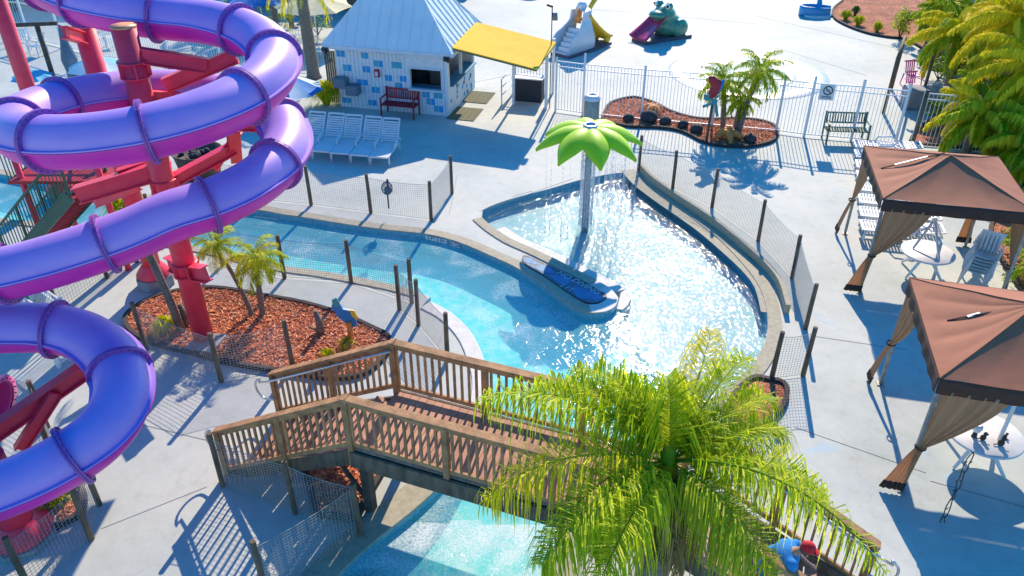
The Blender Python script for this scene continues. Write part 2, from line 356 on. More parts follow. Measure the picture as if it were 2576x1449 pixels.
    def grid(s, fn, nu, nv, mi=0, smooth=True):
        vs = [fn(i/nu, j/nv) for i in range(nu+1) for j in range(nv+1)]; k = nv+1
        return s.add(vs, [(i*k+j, (i+1)*k+j, (i+1)*k+j+1, i*k+j+1) for i in range(nu) for j in range(nv)], mi, smooth)
    def build(s, name, mats, parent=None, label=None, bevel=0, solid=0, merge=False):
        me = bpy.data.meshes.new(name); off = V((0, 0, 0)); p = parent
        while p is not None: off += p.location; p = p.parent
        me.from_pydata([v-off for v in s.v], [], s.f); 
        if isinstance(mats, str): mats = [mats]
        for k in mats: me.materials.append(MATS[k])
        me.polygons.foreach_set('material_index', s.m); me.polygons.foreach_set('use_smooth', s.sm)
        me.validate(); me.update()
        if merge:
            b = bmesh.new(); b.from_mesh(me); bmesh.ops.remove_doubles(b, verts=b.verts, dist=1e-4); bmesh.ops.recalc_face_normals(b, faces=b.faces); b.to_mesh(me); b.free()
        o = bpy.data.objects.new(name, me); col.objects.link(o); o.parent = parent
        if label: o['label'] = label
        if bevel:
            md = o.modifiers.new('bevel', 'BEVEL'); md.width = bevel; md.segments = 2; md.limit_method = 'ANGLE'
        if solid:
            md = o.modifiers.new('solid', 'SOLIDIFY'); md.thickness = solid; md.offset = 0
        return o
def thing(name, label, cat, loc=(0, 0, 0), group=None):
    o = bpy.data.objects.new(name, None); col.objects.link(o); o.location = loc; o.empty_display_size = .2
    return tag(o, label, cat, group)
def tag(o, label, cat, group=None):
    o['label'] = label; o['category'] = cat
    if group: o['group'] = group
    return o
def struct(o): o['kind'] = 'structure'; return o
def copy_tree(o, parent=None):
    c = o.copy(); col.objects.link(c); c.parent = parent
    for ch in list(o.children): copy_tree(ch, c)
    return c
def blob(name, parts, m, parent=None, voxel=.04, smooth=4):
    mb = MB()
    for c, r, *M in parts: mb.ball(c, r, 16, 0, M[0] if M else None)
    o = mb.build(name, m, parent)
    for p in o.data.polygons: p.use_smooth = True
    md = o.modifiers.new('remesh', 'REMESH'); md.mode = 'VOXEL'; md.voxel_size = voxel; md.use_smooth_shade = True
    md = o.modifiers.new('smooth', 'SMOOTH'); md.iterations = smooth; md.factor = .6
    return o
def RZ(a): return Matrix.Rotation(a, 3, 'Z')
def RX(a): return Matrix.Rotation(a, 3, 'X')
def RY(a): return Matrix.Rotation(a, 3, 'Y')
def xy(pts, z=0): return [tuple(G(a, b, z).xy) for a, b in pts]
def text_obj(name, txt, size, m, loc, rot, parent=None, ext=.002):
    c = bpy.data.curves.new(name, 'FONT'); c.body = txt; c.size = size; c.extrude = ext; c.align_x = 'CENTER'; c.align_y = 'CENTER'
    tmp = bpy.data.objects.new(name, c); col.objects.link(tmp)
    dg = bpy.context.evaluated_depsgraph_get(); me = bpy.data.meshes.new_from_object(tmp.evaluated_get(dg))
    bpy.data.objects.remove(tmp); bpy.data.curves.remove(c)
    o = bpy.data.objects.new(name, me); col.objects.link(o); me.materials.clear(); me.materials.append(MATS[m])
    off = V((0, 0, 0)); p = parent
    while p is not None: off += p.location; p = p.parent
    o.parent = parent; o.location = V(loc)-off; o.rotation_euler = rot
    return o
def smoothline(pts, k=5, closed=False):
    P = [V(p) for p in pts]; out = []; n = len(P)
    for i in range(n if closed else n-1):
        a, b, c, d = (P[i-1] if (i or closed) else P[0]), P[i], P[(i+1) % n], (P[(i+2) % n] if (closed or i+2 < n) else P[-1])
        for j in range(k):
            t_ = j/k
            out.append(.5*((2*b)+(c-a)*t_+(2*a-5*b+4*c-d)*t_*t_+(3*b-a-3*c+d)*t_**3))
    if not closed: out.append(P[-1])
    return out
# ================================================================ SETTING: pool outline, deck, basin, water, beds
R_BACK = smoothline([G(a, b) for a, b in [(-260, 380), (0, 440), (200, 477), (400, 508), (560, 523), (644, 529), (710, 541), (777, 551), (877, 567), (977, 581), (1060, 589), (1126, 603), (1176, 620), (1226, 642), (1288, 670), (1330, 695), (1371, 722), (1421, 762), (1454, 781), (1488, 790), (1521, 787), (1544, 776), (1553, 758)]], 3)
ISL = smoothline([G(a, b) for a, b in [(1550, 743), (1530, 722), (1501, 705), (1448, 679), (1401, 655), (1345, 628), (1288, 603), (1240, 572), (1212, 548)]], 3)
BEACH = smoothline([G(a, b) for a, b in [(1214, 528), (1245, 514), (1300, 496), (1385, 474), (1450, 455), (1520, 440), (1575, 434), (1606, 446)]], 3)
RIGHT = smoothline([G(a, b) for a, b in [(1630, 470), (1704, 522), (1753, 560), (1820, 615), (1887, 689), (1920, 749), (1931, 815), (1922, 865), (1895, 915), (1850, 960), (1780, 1010), (1700, 1060), (1600, 1125), (1500, 1190), (1440, 1260), (1400, 1350), (1388, 1449), (1380, 1700)]], 3)
LOWL = smoothline([G(a, b) for a, b in [(700, 1620), (860, 1441), (927, 1378), (993, 1324), (1043, 1284), (1106, 1225), (1165, 1150), (1208, 1070), (1228, 1010), (1230, 950), (1215, 897), (1193, 849), (1163, 812), (1126, 782), (1083, 760)]], 3)
NOTCH = [G(1060, 772), G(1083, 747)]
R_FRONT = smoothline([G(a, b) for a, b in [(1053, 735), (993, 718), (877, 695), (800, 682), (727, 672), (640, 655), (520, 625), (300, 590), (100, 560), (0, 550), (-260, 505)]], 3)
HOLE = [p.xy for p in R_BACK+ISL+BEACH+RIGHT+LOWL+NOTCH+R_FRONT]
def area(P): return .5*sum(P[i].x*P[(i+1) % len(P)].y-P[(i+1) % len(P)].x*P[i].y for i in range(len(P)))
if area(HOLE) > 0: HOLE = HOLE[::-1]; REV = True
else: REV = False
SGN = 1   # travel is clockwise: the deck lies to the left
out = [V((-130, -30)), V((130, -30)), V((130, 200)), V((-130, 200))]
mb = MB(); A = [V((p[0], p[1], 0)) for p in out]; B = [V((p[0], p[1], 0)) for p in HOLE]
tri = tessellate_polygon([A, B]); AB = A+B; fs = []
for tr in tri:
    a, b, c = [AB[i] for i in tr]; fs.append(tr if (b-a).cross(c-a).z > 0 else tr[::-1])
mb.add(AB, fs); struct(mb.build('deck', 'deck'))
mb = MB(); mb.ribbon([(*p, 0) for p in HOLE], 0, .18, -.75, -.006, closed=True); struct(mb.build('pool_wall', 'pool_wall'))
mb = MB(); mb.prism([tuple(p) for p in HOLE], -.62, -.62); struct(mb.build('pool_floor', 'pool_floor'))
SH = ISL[::-1][0:0]
shp = [p.xy for p in ([G(1575, 768)]+[G(1553, 758)]+ISL+BEACH+RIGHT[:31]+[G(1790, 1000), G(1720, 960), G(1650, 895), G(1600, 830)])]
mb = MB(); mb.prism([tuple(p) for p in shp], -.6, -.32); struct(mb.build('shallow_pool_floor', 'shallow_floor'))
WZ = -.13
mb = MB(); mb.prism([tuple(p) for p in HOLE], WZ, WZ); struct(mb.build('water', 'river_water'))
wat = bpy.data.objects['water']; wat.data.materials.append(MATS['shallow_water']); wat.data.materials.append(MATS['foamy_water'])
SHV = [p for p in shp]
def inpoly(q, P):
    c = False; j = len(P)-1
    for i in range(len(P)):
        if (P[i].y > q.y) != (P[j].y > q.y) and q.x < (P[j].x-P[i].x)*(q.y-P[i].y)/(P[j].y-P[i].y)+P[i].x: c = not c
        j = i
    return c
# refine the water sheet so that river and shallow water carry their own ripple
bm = bmesh.new(); bm.from_mesh(wat.data)
for ax, lo, hi in ((0, -3, 7), (1, 6, 22)):
    k = lo
    while k <= hi:
        no = V((1, 0, 0)) if ax == 0 else V((0, 1, 0)); pc = V((k, 0, 0)) if ax == 0 else V((0, k, 0))
        bmesh.ops.bisect_plane(bm, geom=bm.verts[:]+bm.edges[:]+bm.faces[:], plane_co=pc, plane_no=no); k += .25
for f in bm.faces:
    c = f.calc_center_median()
    f.material_index = 1 if inpoly(c.xy, SHV) else (2 if c.y < 8.8 else 0)
bm.to_mesh(wat.data); bm.free()
def coping(name, pts, m, w=.3, z=.03):
    # water lies to the right of travel (clockwise outline)
    s = -1 if REV else 1
    mb = MB(); mb.ribbon(pts, .002*s, w*s, -.09, z); o = struct(mb.build(name, m, bevel=.012)); return o
coping('river_coping', R_BACK[:-2], 'coping'); coping('river_coping', R_FRONT, 'coping', .26)
coping('river_coping', LOWL[:24], 'coping', .5); coping('river_coping', LOWL[23:], 'white_coping', .34)
coping('pool_coping', RIGHT, 'coping', .3)
coping('pool_coping', ISL[6:], 'coping', .28)
tipc = smoothline([G(1488, 790), G(1521, 787), G(1546, 775), G(1555, 757), G(1550, 743), G(1530, 722)], 4)
coping('pool_coping', tipc, 'white_coping', .34, .034)
mb = MB(); s = 1 if REV else -1
mb.ribbon(ISL[2:22], .004*s, .38*s, -.4, -.085); struct(mb.build('pool_step', 'white_coping', bevel=.01))
mb = MB(); mb.prism(xy([(1552, 776), (1562, 735), (1575, 727), (1586, 735), (1588, 750), (1578, 768), (1566, 778)], -.08), -.4, -.09); struct(mb.build('pool_step', 'white_coping', bevel=.01))
# painted divider island; its blues are darkened to stand for the flower's shadow
ip = smoothline([V((*q, 0)) for q in xy([(1319, 646), (1360, 663), (1400, 683), (1460, 711), (1517, 740), (1523, 752), (1513, 761), (1490, 766), (1462, 759), (1434, 742), (1400, 718), (1359, 691), (1322, 668)])], 3, True)
mb = MB(); mb.prism([(p.x, p.y) for p in ip], .002, .037, 0)
mb.ribbon(ip, -.022, .022, .03, .041, 1, closed=True)
for cx_, cy_, rx, ry in [(1334, 660, .22, .12), (1372, 680, .25, .15), (1412, 706, .26, .17), (1470, 742, .34, .2), (1500, 752, .2, .12)]:
    c = G(cx_, cy_); pts = []
    for j in range(18):
        a = 2*pi*j/18; k = 1+.16*sin(3*a+cx_); q = RZ(-.7) @ V((rx*k*cos(a), ry*k*sin(a), 0)); pts.append((c.x+q.x, c.y+q.y))
    mb.prism(pts, .030, .0395+cx_*1e-6, 2)
struct(mb.build('painted_island', ['paint_grey_blue', 'black_paint', 'island_blue']))
ta = G(1424, 690); tb = G(1497, 727); ang = atan2((tb-ta).y, (tb-ta).x)
struct(text_obj('painted_lettering', 'NO DIVING', .25, 'pale_paint', ((ta+tb)/2)+V((0, 0, .044))+V((-.05, -.12, 0)), (0, 0, ang)))
struct(text_obj('painted_lettering', '2 FT', .2, 'pale_paint', G(1425, 728)+V((0, 0, .044)), (0, 0, ang)))
# depth marker on the river wall
pa, pb = G(1076, 592), G(1118, 601); d = (pb-pa); yaw = atan2(d.y, d.x)
nrm = V((d.y, -d.x, 0)).normalized()
def wallmark(px, py, txt, wdt):
    c = G(px, py)+V((0, 0, -.066))+nrm*.012
    mb = MB(); mb.box(c, (wdt, .012, .115), RZ(yaw)); o = mb.build('depth_marker', 'white_board'); o['kind'] = 'structure'
    text_obj('lettering', txt, .13, 'black_paint', c+nrm*.008, (pi/2, 0, yaw), o)
wallmark(1097, 596.5, '2 FT 6 IN', .62)
yaw = atan2((G(1176, 620)-G(1126, 603)).y, (G(1176, 620)-G(1126, 603)).x); nrm = V((sin(yaw), -cos(yaw), 0))
wallmark(1144, 609, '85 CM', .34)
# expansion joints and drain line in the deck
mb = MB()
for a, b in [((255, 1330), (520, 1225)), ((330, 1062), (530, 1110)), ((2040, 845), (2280, 880)), ((1205, 532), (1440, 450)), ((2000, 1075), (2330, 1190)), ((2340, 1210), (2576, 1275)), ((1290, 495), (1340, 480)), ((1130, 540), (1150, 440)), ((640, 545), (700, 552)), ((1180, 210), (1480, 150)), ((1900, 40), (2250, 120)), ((1460, 20), (1900, 60)), ((1950, 120), (2180, 190))]:
    mb.ribbon([G(*a), G(*b)], -.005, .005, .001, .005)
struct(mb.build('deck_joint', 'joint'))
# low kerb wall outside the shallow pool
kl = smoothline([G(a, b) for a, b in [(1606, 425), (1636, 458), (1690, 498), (1750, 538), (1800, 573), (1860, 622), (1920, 676), (1958, 725), (1978, 790)]], 4)
mb = MB(); mb.ribbon(kl, -.05, .06, -.05, .24); tag(mb.build('kerb_wall', 'coping', bevel=.015), 'low curved kerb wall between the shallow pool and its netting', 'kerb')
mb = MB(); mb.ribbon(kl, -.55, -.12, .002, .012); struct(mb.build('sand_strip', 'coping'))
# splash pad rings in the far deck
mb = MB()
c0 = G(1880, 185)
for r, q_ in ((1.75, .12), (2.75, .38)): mb.lathe(c0, [(r-q_-.02, .001), (r-q_, .014), (r+q_, .014), (r+q_+.02, .001)], 64, 0)
c1 = G(1850, 95)
struct(mb.build('splash_ring', 'wet_concrete'))
mb = MB(); mb.lathe(c0, [(0, .006), (2.4, .006)], 48); struct(mb.build('splash_pad', 'light_cyan_plaster'))
# mulch beds
def bed(px, curb=True, name='mulch_bed', z=.05, ch=.1, m='mulch'):
    pts = smoothline([G(a, b) for a, b in px], 4, True); P = [(p.x, p.y) for p in pts]
    mb = MB(); mb.prism(P, -.02 if z > .03 else .002, z); struct(mb.build(name, m))
    if curb:
        mb = MB(); mb.ribbon(pts, -.05, .05, -.02, ch, closed=True); struct(mb.build('bed_edging', 'curb_dark', bevel=.01))
    return [V(p) for p in P]
B1 = bed([(326, 790), (380, 756), (443, 737), (513, 728), (580, 733), (644, 745), (743, 762), (810, 779), (877, 802), (943, 832), (976, 850), (980, 882), (943, 925), (900, 948), (830, 955), (740, 942), (644, 928), (560, 912), (480, 890), (400, 870), (345, 848), (318, 818)])
B2 = bed([(730, 1100), (860, 1060), (1030, 1060), (1000, 1120), (967, 1182), (933, 1240), (893, 1305), (850, 1303), (798, 1290), (772, 1200)])
B3 = bed([(1519, 290), (1537, 262), (1587, 248), (1620, 253), (1654, 266), (1687, 283), (1737, 298), (1787, 303), (1853, 301), (1910, 306), (1945, 318), (1956, 336), (1941, 358), (1887, 371), (1820, 370), (1770, 360), (1737, 343), (1704, 330), (1654, 323), (1587, 321), (1540, 313), (1517, 302)])
B4 = bed([(2160, -25), (2118, 5), (2096, 25), (2098, 47), (2131, 67), (2181, 85), (2231, 95), (2281, 102), (2340, 135), (2450, 190), (2700, 200), (2700, -60), (2400, -80)])
B5 = bed([(2296, 362), (2307, 333), (2344, 303), (2420, 262), (2600, 210), (2850, 380), (2850, 800), (2640, 800), (2560, 720), (2490, 590), (2530, 520), (2580, 450), (2500, 385), (2400, 372)])
B6 = bed([(1890, 957), (1935, 960), (1968, 968), (1978, 990), (1970, 1022), (1945, 1052), (1900, 1090), (1850, 1080), (1840, 1010)])
B8 = bed([(-60, 1270), (60, 1220), (160, 1205), (205, 1225), (208, 1290), (150, 1325), (80, 1370), (-40, 1400)])
bc = V((1.72, 6.45, 0)); mb = MB(); mb.lathe(bc, [(0, .05), (.82, .05), (.86, 0)], 28); struct(mb.build('mulch_bed', 'mulch'))
def chips(name, P, n, z):
    lo = V((min(p.x for p in P), min(p.y for p in P))); hi = V((max(p.x for p in P), max(p.y for p in P))); mb = MB(); k = 0
    while k < n:
        q = V((random.uniform(lo.x, hi.x), random.uniform(lo.y, hi.y)))
        if not inpoly(q, P): continue
        k += 1; M = RZ(random.uniform(0, pi)) @ RX(random.uniform(-.6, .6)) @ RY(random.uniform(-.5, .5))
        mb.box((q.x, q.y, z+random.uniform(0, .025)), (random.uniform(.03, .11), random.uniform(.012, .03), .008), M)
    o = mb.build(name, 'mulch_chip'); o['kind'] = 'stuff'; return o
tag(chips('mulch_chips', B1, 9000, .055), 'reddish wood chips covering the bed by the slide column', 'wood chips')
tag(chips('mulch_chips', B2, 3500, .055), 'bright red wood chips under the wooden bridge', 'wood chips')
tag(chips('mulch_chips', B3, 3000, .055), 'pinkish wood chips in the kidney shaped planter', 'wood chips')
# ================================================================ FENCES
def wires(mb, a, b, h, z0, sp, r, mi):
    d = (b-a); l = d.length; n = max(2, int(l/sp))
    for i in range(1, n):
        p = a+d*(i/n); sag = .05*sin(pi*i/n)
        mb.tube([p+V((0, 0, z0)), p+V((0, 0, h-sag))], r, 3, mi, False, False)
    k = max(2, int((h-z0)/sp))
    for j in range(k+1):
        z = z0+(h-z0)*j/k
        pts = [a+d*(i/5)+V((0, 0, z-.05*sin(pi*i/5)*(j/k))) for i in range(6)]
        mb.tube(pts, r*(2 if j in (0, k) else 1), 3, mi, False, False)
def net_fence(label, posts, h=1.17, sp=.058, r=.0036, nm='net', pm='wood_post', pr=.048, skip=(), group='netting fences on wooden posts'):
    pts = [(p if isinstance(p, V) else G(*p)) for p in posts]
    t = thing('net_fence', label, 'fence', pts[0], group)
    for p in pts:
        mb = MB(); q = V((random.uniform(-.02, .02), random.uniform(-.02, .02), 0))
        mb.tube([p, p+V((0, 0, h*.5))+q*.3, p+V((0, 0, h))+q], [pr*1.05, pr, pr*.95], 10)
        mb.build('post', pm, t, bevel=.006)
    for i in range(len(pts)-1):
        if i in skip: continue
        mb = MB(); wires(mb, pts[i], pts[i+1], h-.12, .04, sp, r, 0); mb.build('netting', nm, t)
    return t
net_fence('netting fence along the far bank of the river, behind the loungers pool side', [(560, 497), (640, 503), (783, 516), (933, 536), (1085, 555), (1137, 487)])
net_fence('netting fence on the near bank of the river beside the red mulch', [(560, 668), (716, 700), (884, 712), (1036, 762)])
net_fence('short netting run ending at the pool notch, two posts close together', [(1005, 779), (1053, 818), (1126, 905)])
net_fence('curved netting fence around the right side of the shallow pool', [(1606, 432), (1692, 474), (1791, 522), (1907, 606), (1992, 700), (2026, 828)])
net_fence('last leaning stretch of netting right of the shallow pool, by the palm', [(2020, 945), (1940, 955)])
net_fence('netting fence across the front of the mulch bed left of the bridge', [(368, 878), (557, 960), (737, 925)])
net_fence('netting fence from the bridge stairs around the mulch under the bridge', [(562, 1222), (744, 1291), (905, 1348)])
net_fence('netting fence in the bridge shadow at the bottom of the picture', [(905, 1348), (672, 1500)])
net_fence('netting fence corner at the bottom left under the purple tube', [(-90, 1560), (78, 1490), (230, 1357), (250, 1270)])
net_fence('netting fence left of the slide beside the pink tube', [(-60, 985), (120, 1075), (150, 1190)], 1.1)
net_fence('grid mesh fence behind the purple tube, near the second column', [(150, 790), (270, 700), (345, 660), (400, 622)], 1.5, .085, .004, group=None)
def picket(label, px, h=1.9, hs=None, sp=.115, m='white_metal', name='metal_fence', pr=.035):
    P = [G(*p) for p in px]; t = thing(name, label, 'fence', P[0])
    for i, p in enumerate(P):
        hh = hs[i] if hs else h
        mb = MB(); mb.box(p+V((0, 0, hh/2)), (pr*2, pr*2, hh)); mb.lathe(p+V((0, 0, hh)), [(pr*1.3, 0), (pr*1.2, .03), (0, .05)], 8); mb.build('post', m, t)
    for a, b in zip(P[:-1], P[1:]):
        mb = MB(); d = b-a; n = max(2, round(d.length/sp))
        for z in (.1, h-.22, h-.04): mb.beam(a+V((0, 0, z)), b+V((0, 0, z)), .028, .032)
        for i in range(1, n):
            p = a+d*(i/n); mb.box(p+V((0, 0, h/2+.02)), (.015, .015, h-.1), RZ(atan2(d.y, d.x)))
        mb.build('picket_panel', m, t)
    return t
picket('long white picket fence in front of the splash pad', [(1397, 280), (1465, 290), (1612, 305), (1790, 320), (1951, 334), (2022, 344), (2140, 354), (2250, 366)], 1.85, [1.9, 2.15, 1.9, 1.9, 1.9, 2.0, 2.0, 2.0])
picket('white picket fence panel right of the gate, running behind the palms', [(2290, 372), (2420, 385), (2560, 400)], 1.85)
picket('white picket fence at the back left behind the slide', [(-40, 110), (41, 97), (75, 99), (160, 120), (258, 146), (430, 165), (560, 176), (726, 187), (800, 194)], 1.85)
picket('small white picket panel under the slide at the far left', [(95, 850), (180, 905), (150, 925)], 1.1)
picket('white picket panel beside the red bands under the lower tube', [(100, 800), (195, 872)], 1.2)
s = thing('fence_sign', 'grey sign with a crossed round pictogram on the white fence', 'sign', G(2048, 345))
gp_ = G(2048, 345)+V((.08, -.06, 1.55)); Ms = RZ(radians(-14))
mb = MB(); mb.box(gp_, (.46, .02, .52), Ms); mb.build('board', 'white_board', s)
mb = MB(); Mq = Ms @ RX(pi/2); mb.lathe(gp_+Ms @ V((.02, -.02, .06)), [(.12, 0), (.12, .008), (.15, .008), (.15, 0)], 24, M=Mq)
mb.beam(gp_+Ms @ V((-.07, -.02, .15)), gp_+Ms @ V((.11, -.02, -.03)), .008, .03); mb.beam(gp_+Ms @ V((-.05, -.02, .06)), gp_+Ms @ V((.07, -.02, .06)), .008, .025)
for zz in (-.14, -.19): mb.beam(gp_+Ms @ V((-.15, -.02, zz)), gp_+Ms @ V((.15, -.02, zz)), .008, .018)
mb.build('pictogram', 'black_paint', s)
# ================================================================ WOODEN BRIDGE
br = thing('wooden_bridge', 'brown wooden footbridge with slatted railings and stairs over the river', 'bridge', (-2.44, 8.88, 0))
NK = V((-2.44, 8.88, 0)); NC = V((2.05, 7.16, 0)); u = (NC-NK).normalized(); nn = V((-u.y, u.x, 0)); WB = 1.46
FK = NK+nn*WB; FC = NC+nn*WB; DZ = 1.42; RT = 2.44
LN = V((-4.86, 9.74, 0)); LF = LN+(FK-NK)*1.02+V((-.0, .1, 0)); RN = NC+V((.919, -.395, 0))*2.75; RF = RN+nn*WB
Z = lambda p, z: V((p.x, p.y, z))
def railing(a, b, za, zb, name='railing', posts=3, endposts=(1, 1), base=None, toprail=True):
    mb = MB(); d = b-a; l = d.length; n = int(l/.128); hr = RT-DZ
    mb.beam(Z(a, za+.12), Z(b, zb+.12), .04, .08); mb.beam(Z(a, za+hr-.1), Z(b, zb+hr-.1), .04, .085)
    yaw_ = atan2(d.y, d.x)
    for i in range(n+1):
        p = a+d*((i+.5)/(n+1)); z = za+(zb-za)*((i+.5)/(n+1))
        mb.box(Z(p, z+.10+(hr-.14)/2), (.036, .036, hr-.16), RZ(yaw_+random.uniform(-.03, .03)))
    o = mb.build(name, 'wood_rail', br)
    mb = MB(); e = d.normalized()*.05; sl = (zb-za)/l*.05
    mb.beam(Z(a-e, za+hr-.02-sl), Z(b+e, zb+hr-.02+sl), .15, .042); mb.build('top_rail', 'wood_rail', o, bevel=.006)
    for i in range(posts):
        k = i/(posts-1) if posts > 1 else .5
        if (i == 0 and not endposts[0]) or (i == posts-1 and not endposts[1]): continue
        p = a+d*k; z = za+(zb-za)*k; zb0 = z-.32 if base is None else base
        mb = MB(); mb.box(Z(p, (zb0+z+hr-.05)/2), (.095, .095, z+hr-.05-zb0), RZ(yaw_)); mb.build('post', 'wood_rail', br, bevel=.005)
railing(NK, NC, DZ, DZ, posts=4); railing(FK, FC, DZ, DZ, posts=4)
railing(LN, NK, 0, DZ, posts=3, endposts=(1, 0)); railing(LF, FK, 0, DZ, posts=3, endposts=(1, 0))
railing(NC, RN, DZ, 0, posts=3, endposts=(0, 1)); railing(FC, RF, DZ, 0, posts=3, endposts=(0, 1))
# deck boards
mb = MB(); l = (NC-NK).length; bw = .142; n = int(l/bw); Mu = RZ(atan2(u.y, u.x))
for i in range(n):
    c = NK+u*((i+.5)*l/n)+nn*WB/2; mb.box(Z(c, DZ-.019+random.uniform(-.0015, .0015)), (l/n-.007, WB-.02, .034), Mu)
mb.build('deck_boards', 'deck_board', br)
mb = MB()
for k in (0.02, .33, .66, .98):
    mb.beam(Z(NK+nn*WB*k, DZ-.18), Z(NC+nn*WB*k, DZ-.18), .06, .28)
mb.build('joists', 'wood_dark', br)
mb = MB(); mb.beam(Z(NK-nn*.05, DZ-.17), Z(NC-nn*.05, DZ-.17), .045, .30); mb.build('fascia', 'wood_post', br)
mb = MB(); mb.beam(Z(FK+nn*.05, DZ-.17), Z(FC+nn*.05, DZ-.17), .045, .30); mb.build('fascia', 'wood_post', br)
for p in (NK+nn*.12+u*.12, FK-nn*.12+u*.12, NC+nn*.12-u*.12, FC-nn*.12-u*.12):
    mb = MB(); mb.box(Z(p, (DZ-.3)/2), (.15, .15, DZ-.3), Mu); mb.build('leg', 'wood_dark', br, bevel=.006)
mb = MB(); mb.beam(Z(NK+nn*.12+u*.1, .15), Z(NK+nn*.5-u*.9, .85), .05, .1); mb.beam(Z(NK+nn*.12+u*.1, .9), Z(FK-nn*.12+u*.1, .9), .06, .14); mb.build('brace', 'wood_dark', br)
def stairs(tn, tf, bn, bf, steps=8):
    mb = MB(); rise = DZ/steps
    for i in range(1, steps):
        k0, k1 = (i-.12)/steps, (i+1)/steps; z = DZ-rise*i
        a = tn+(bn-tn)*(i-.0)/steps-(bn-tn)*(1.1/steps); 
        p0 = tn+(bn-tn)*((i-1)/steps); p1 = tn+(bn-tn)*((i+.12)/steps); q0 = tf+(bf-tf)*((i-1)/steps); q1 = tf+(bf-tf)*((i+.12)/steps)
        for s0, s1 in ((0, .47), (.53, 1)):
            A0, A1, B0, B1_ = p0+(p1-p0)*s0, p0+(p1-p0)*s1, q0+(q1-q0)*s0, q0+(q1-q0)*s1
            vs = [Z(A0, z-.034), Z(A1, z-.034), Z(B1_, z-.034), Z(B0, z-.034), Z(A0, z), Z(A1, z), Z(B1_, z), Z(B0, z)]
            mb.add(vs, [(3, 2, 1, 0), (4, 5, 6, 7), (0, 1, 5, 4), (1, 2, 6, 5), (2, 3, 7, 6), (3, 0, 4, 7)])
    mb.build('treads', 'deck_board', br, merge=False)
    for a, b in ((tn, bn), (tf, bf)):
        mb = MB(); mb.beam(Z(a, DZ-.22), Z(b, -.02+.0), .05, .27); mb.build('stringer', 'wood_post', br)
stairs(NK+nn*.06, FK-nn*.06, LN+nn*.06, LF-nn*.06); stairs(NC+nn*.06, FC-nn*.06, RN+nn*.06, RF-nn*.06)
def handrail(a, b, za, zb, off, loop):
    e = (b-a).normalized(); pts = [Z(a+off, za+.88), Z(b+off, zb+.88)]
    if loop: pts += [Z(b+off+e*.22, zb+.86), Z(b+off+e*.34, zb+.74), Z(b+off+e*.34, zb+.55), Z(b+off+e*.22, zb+.42), Z(b+off, zb+.45)]
    mb = MB(); mb.tube(smoothline(pts, 3) if loop else pts, .021, 8); mb.build('handrail', 'steel', br)
handrail(FK, LF, DZ, 0, -nn*.09, True); handrail(FC, RF, DZ, 0, -nn*.09, True); handrail(NK, LN, DZ, 0, nn*.09, True); handrail(NC, RN, DZ, 0, nn*.09, False)
# ================================================================ SPIRAL SLIDE
HX, HY, HR, HZ, HK = -5.775, 12.397, 1.98, 6.106, .2123
cl = [G(a, b, z) for a, b, z in [(-90, -150, 6.95), (20, -85, 6.85), (110, -35, 6.74), (205, 5, 6.64), (310, 30, 6.55)]]
cl += [V((HX+HR*cos(t), HY+HR*sin(t), HZ+HK*t)) for t in [1.75-i*.33 for i in range(29)]]
cl += [G(a, b, z) for a, b, z in [(330, 590, 4.36), (200, 636, 4.22), (80, 672, 4.08), (-60, 705, 3.9), (-190, 735, 3.7), (-280, 765, 3.5), (-290, 800, 3.32), (-200, 822, 3.18), (-80, 828, 3.08), (40, 824, 3.0), (140, 828, 2.92), (220, 850, 2.84), (280, 895, 2.75), (308, 955, 2.65), (300, 1025, 2.53), (252, 1095, 2.4), (170, 1155, 2.27), (75, 1205, 2.14), (-40, 1248, 2.0), (-180, 1280, 1.85)]]
cl = smoothline(cl, 6)
TR = .385
sl = thing('water_slide', 'winding purple and magenta tube slide on red steel columns', 'water slide', (-6.49, 13.53, 0))
cum = [0]
for a, b in zip(cl[:-1], cl[1:]): cum.append(cum[-1]+(b-a).length)
def frame(i):
    d = (cl[min(i+1, len(cl)-1)]-cl[max(i-1, 0)]).normalized(); sd = d.cross(V((0, 0, 1))).normalized(); return d, sd, sd.cross(d)
SEC = 1.5; start = .55; k = 0; idx = [0]
while True:
    target = start+k*SEC; k += 1
    if target >= cum[-1]: break
    idx.append(min(range(len(cum)), key=lambda j: abs(cum[j]-target)))
idx.append(len(cl)-1); idx = sorted(set(idx))
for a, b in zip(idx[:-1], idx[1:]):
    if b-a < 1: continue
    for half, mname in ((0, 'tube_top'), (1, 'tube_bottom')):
        mb = MB(); NS = 14; rings = []
        vs = []; 
        for i in range(a, b+1):
            d, sd, up = frame(i)
            for j in range(NS+1):
                an = pi*j/NS+(pi if half else 0)+.12*0
                vs.append(cl[i]+(sd*cos(an)+up*sin(an))*TR)
        nr = b-a+1
        mb.add(vs, [(r*(NS+1)+j, r*(NS+1)+j+1, (r+1)*(NS+1)+j+1, (r+1)*(NS+1)+j) for r in range(nr-1) for j in range(NS)], 0, True)
        # seam lips on both sides
        for sgn in (1, -1):
            vs = []
            for i in range(a, b+1):
                d, sd, up = frame(i); z0, z1 = (-.004, -.026) if half else (.004, .026)
                q = cl[i]+sd*sgn*(TR-.01); r_ = cl[i]+sd*sgn*(TR+.055); vs += [q+up*z0, r_+up*z0, r_+up*z1, q+up*z1]
            fs = []
            for r in range(nr-1):
                o, p = r*4, (r+1)*4; fs += [(o+e, o+(e+1) % 4, p+(e+1) % 4, p+e) for e in range(4)]
            mb.add(vs, fs, 0)
        mb.build('tube_roof' if not half else 'tube_trough', mname, sl)
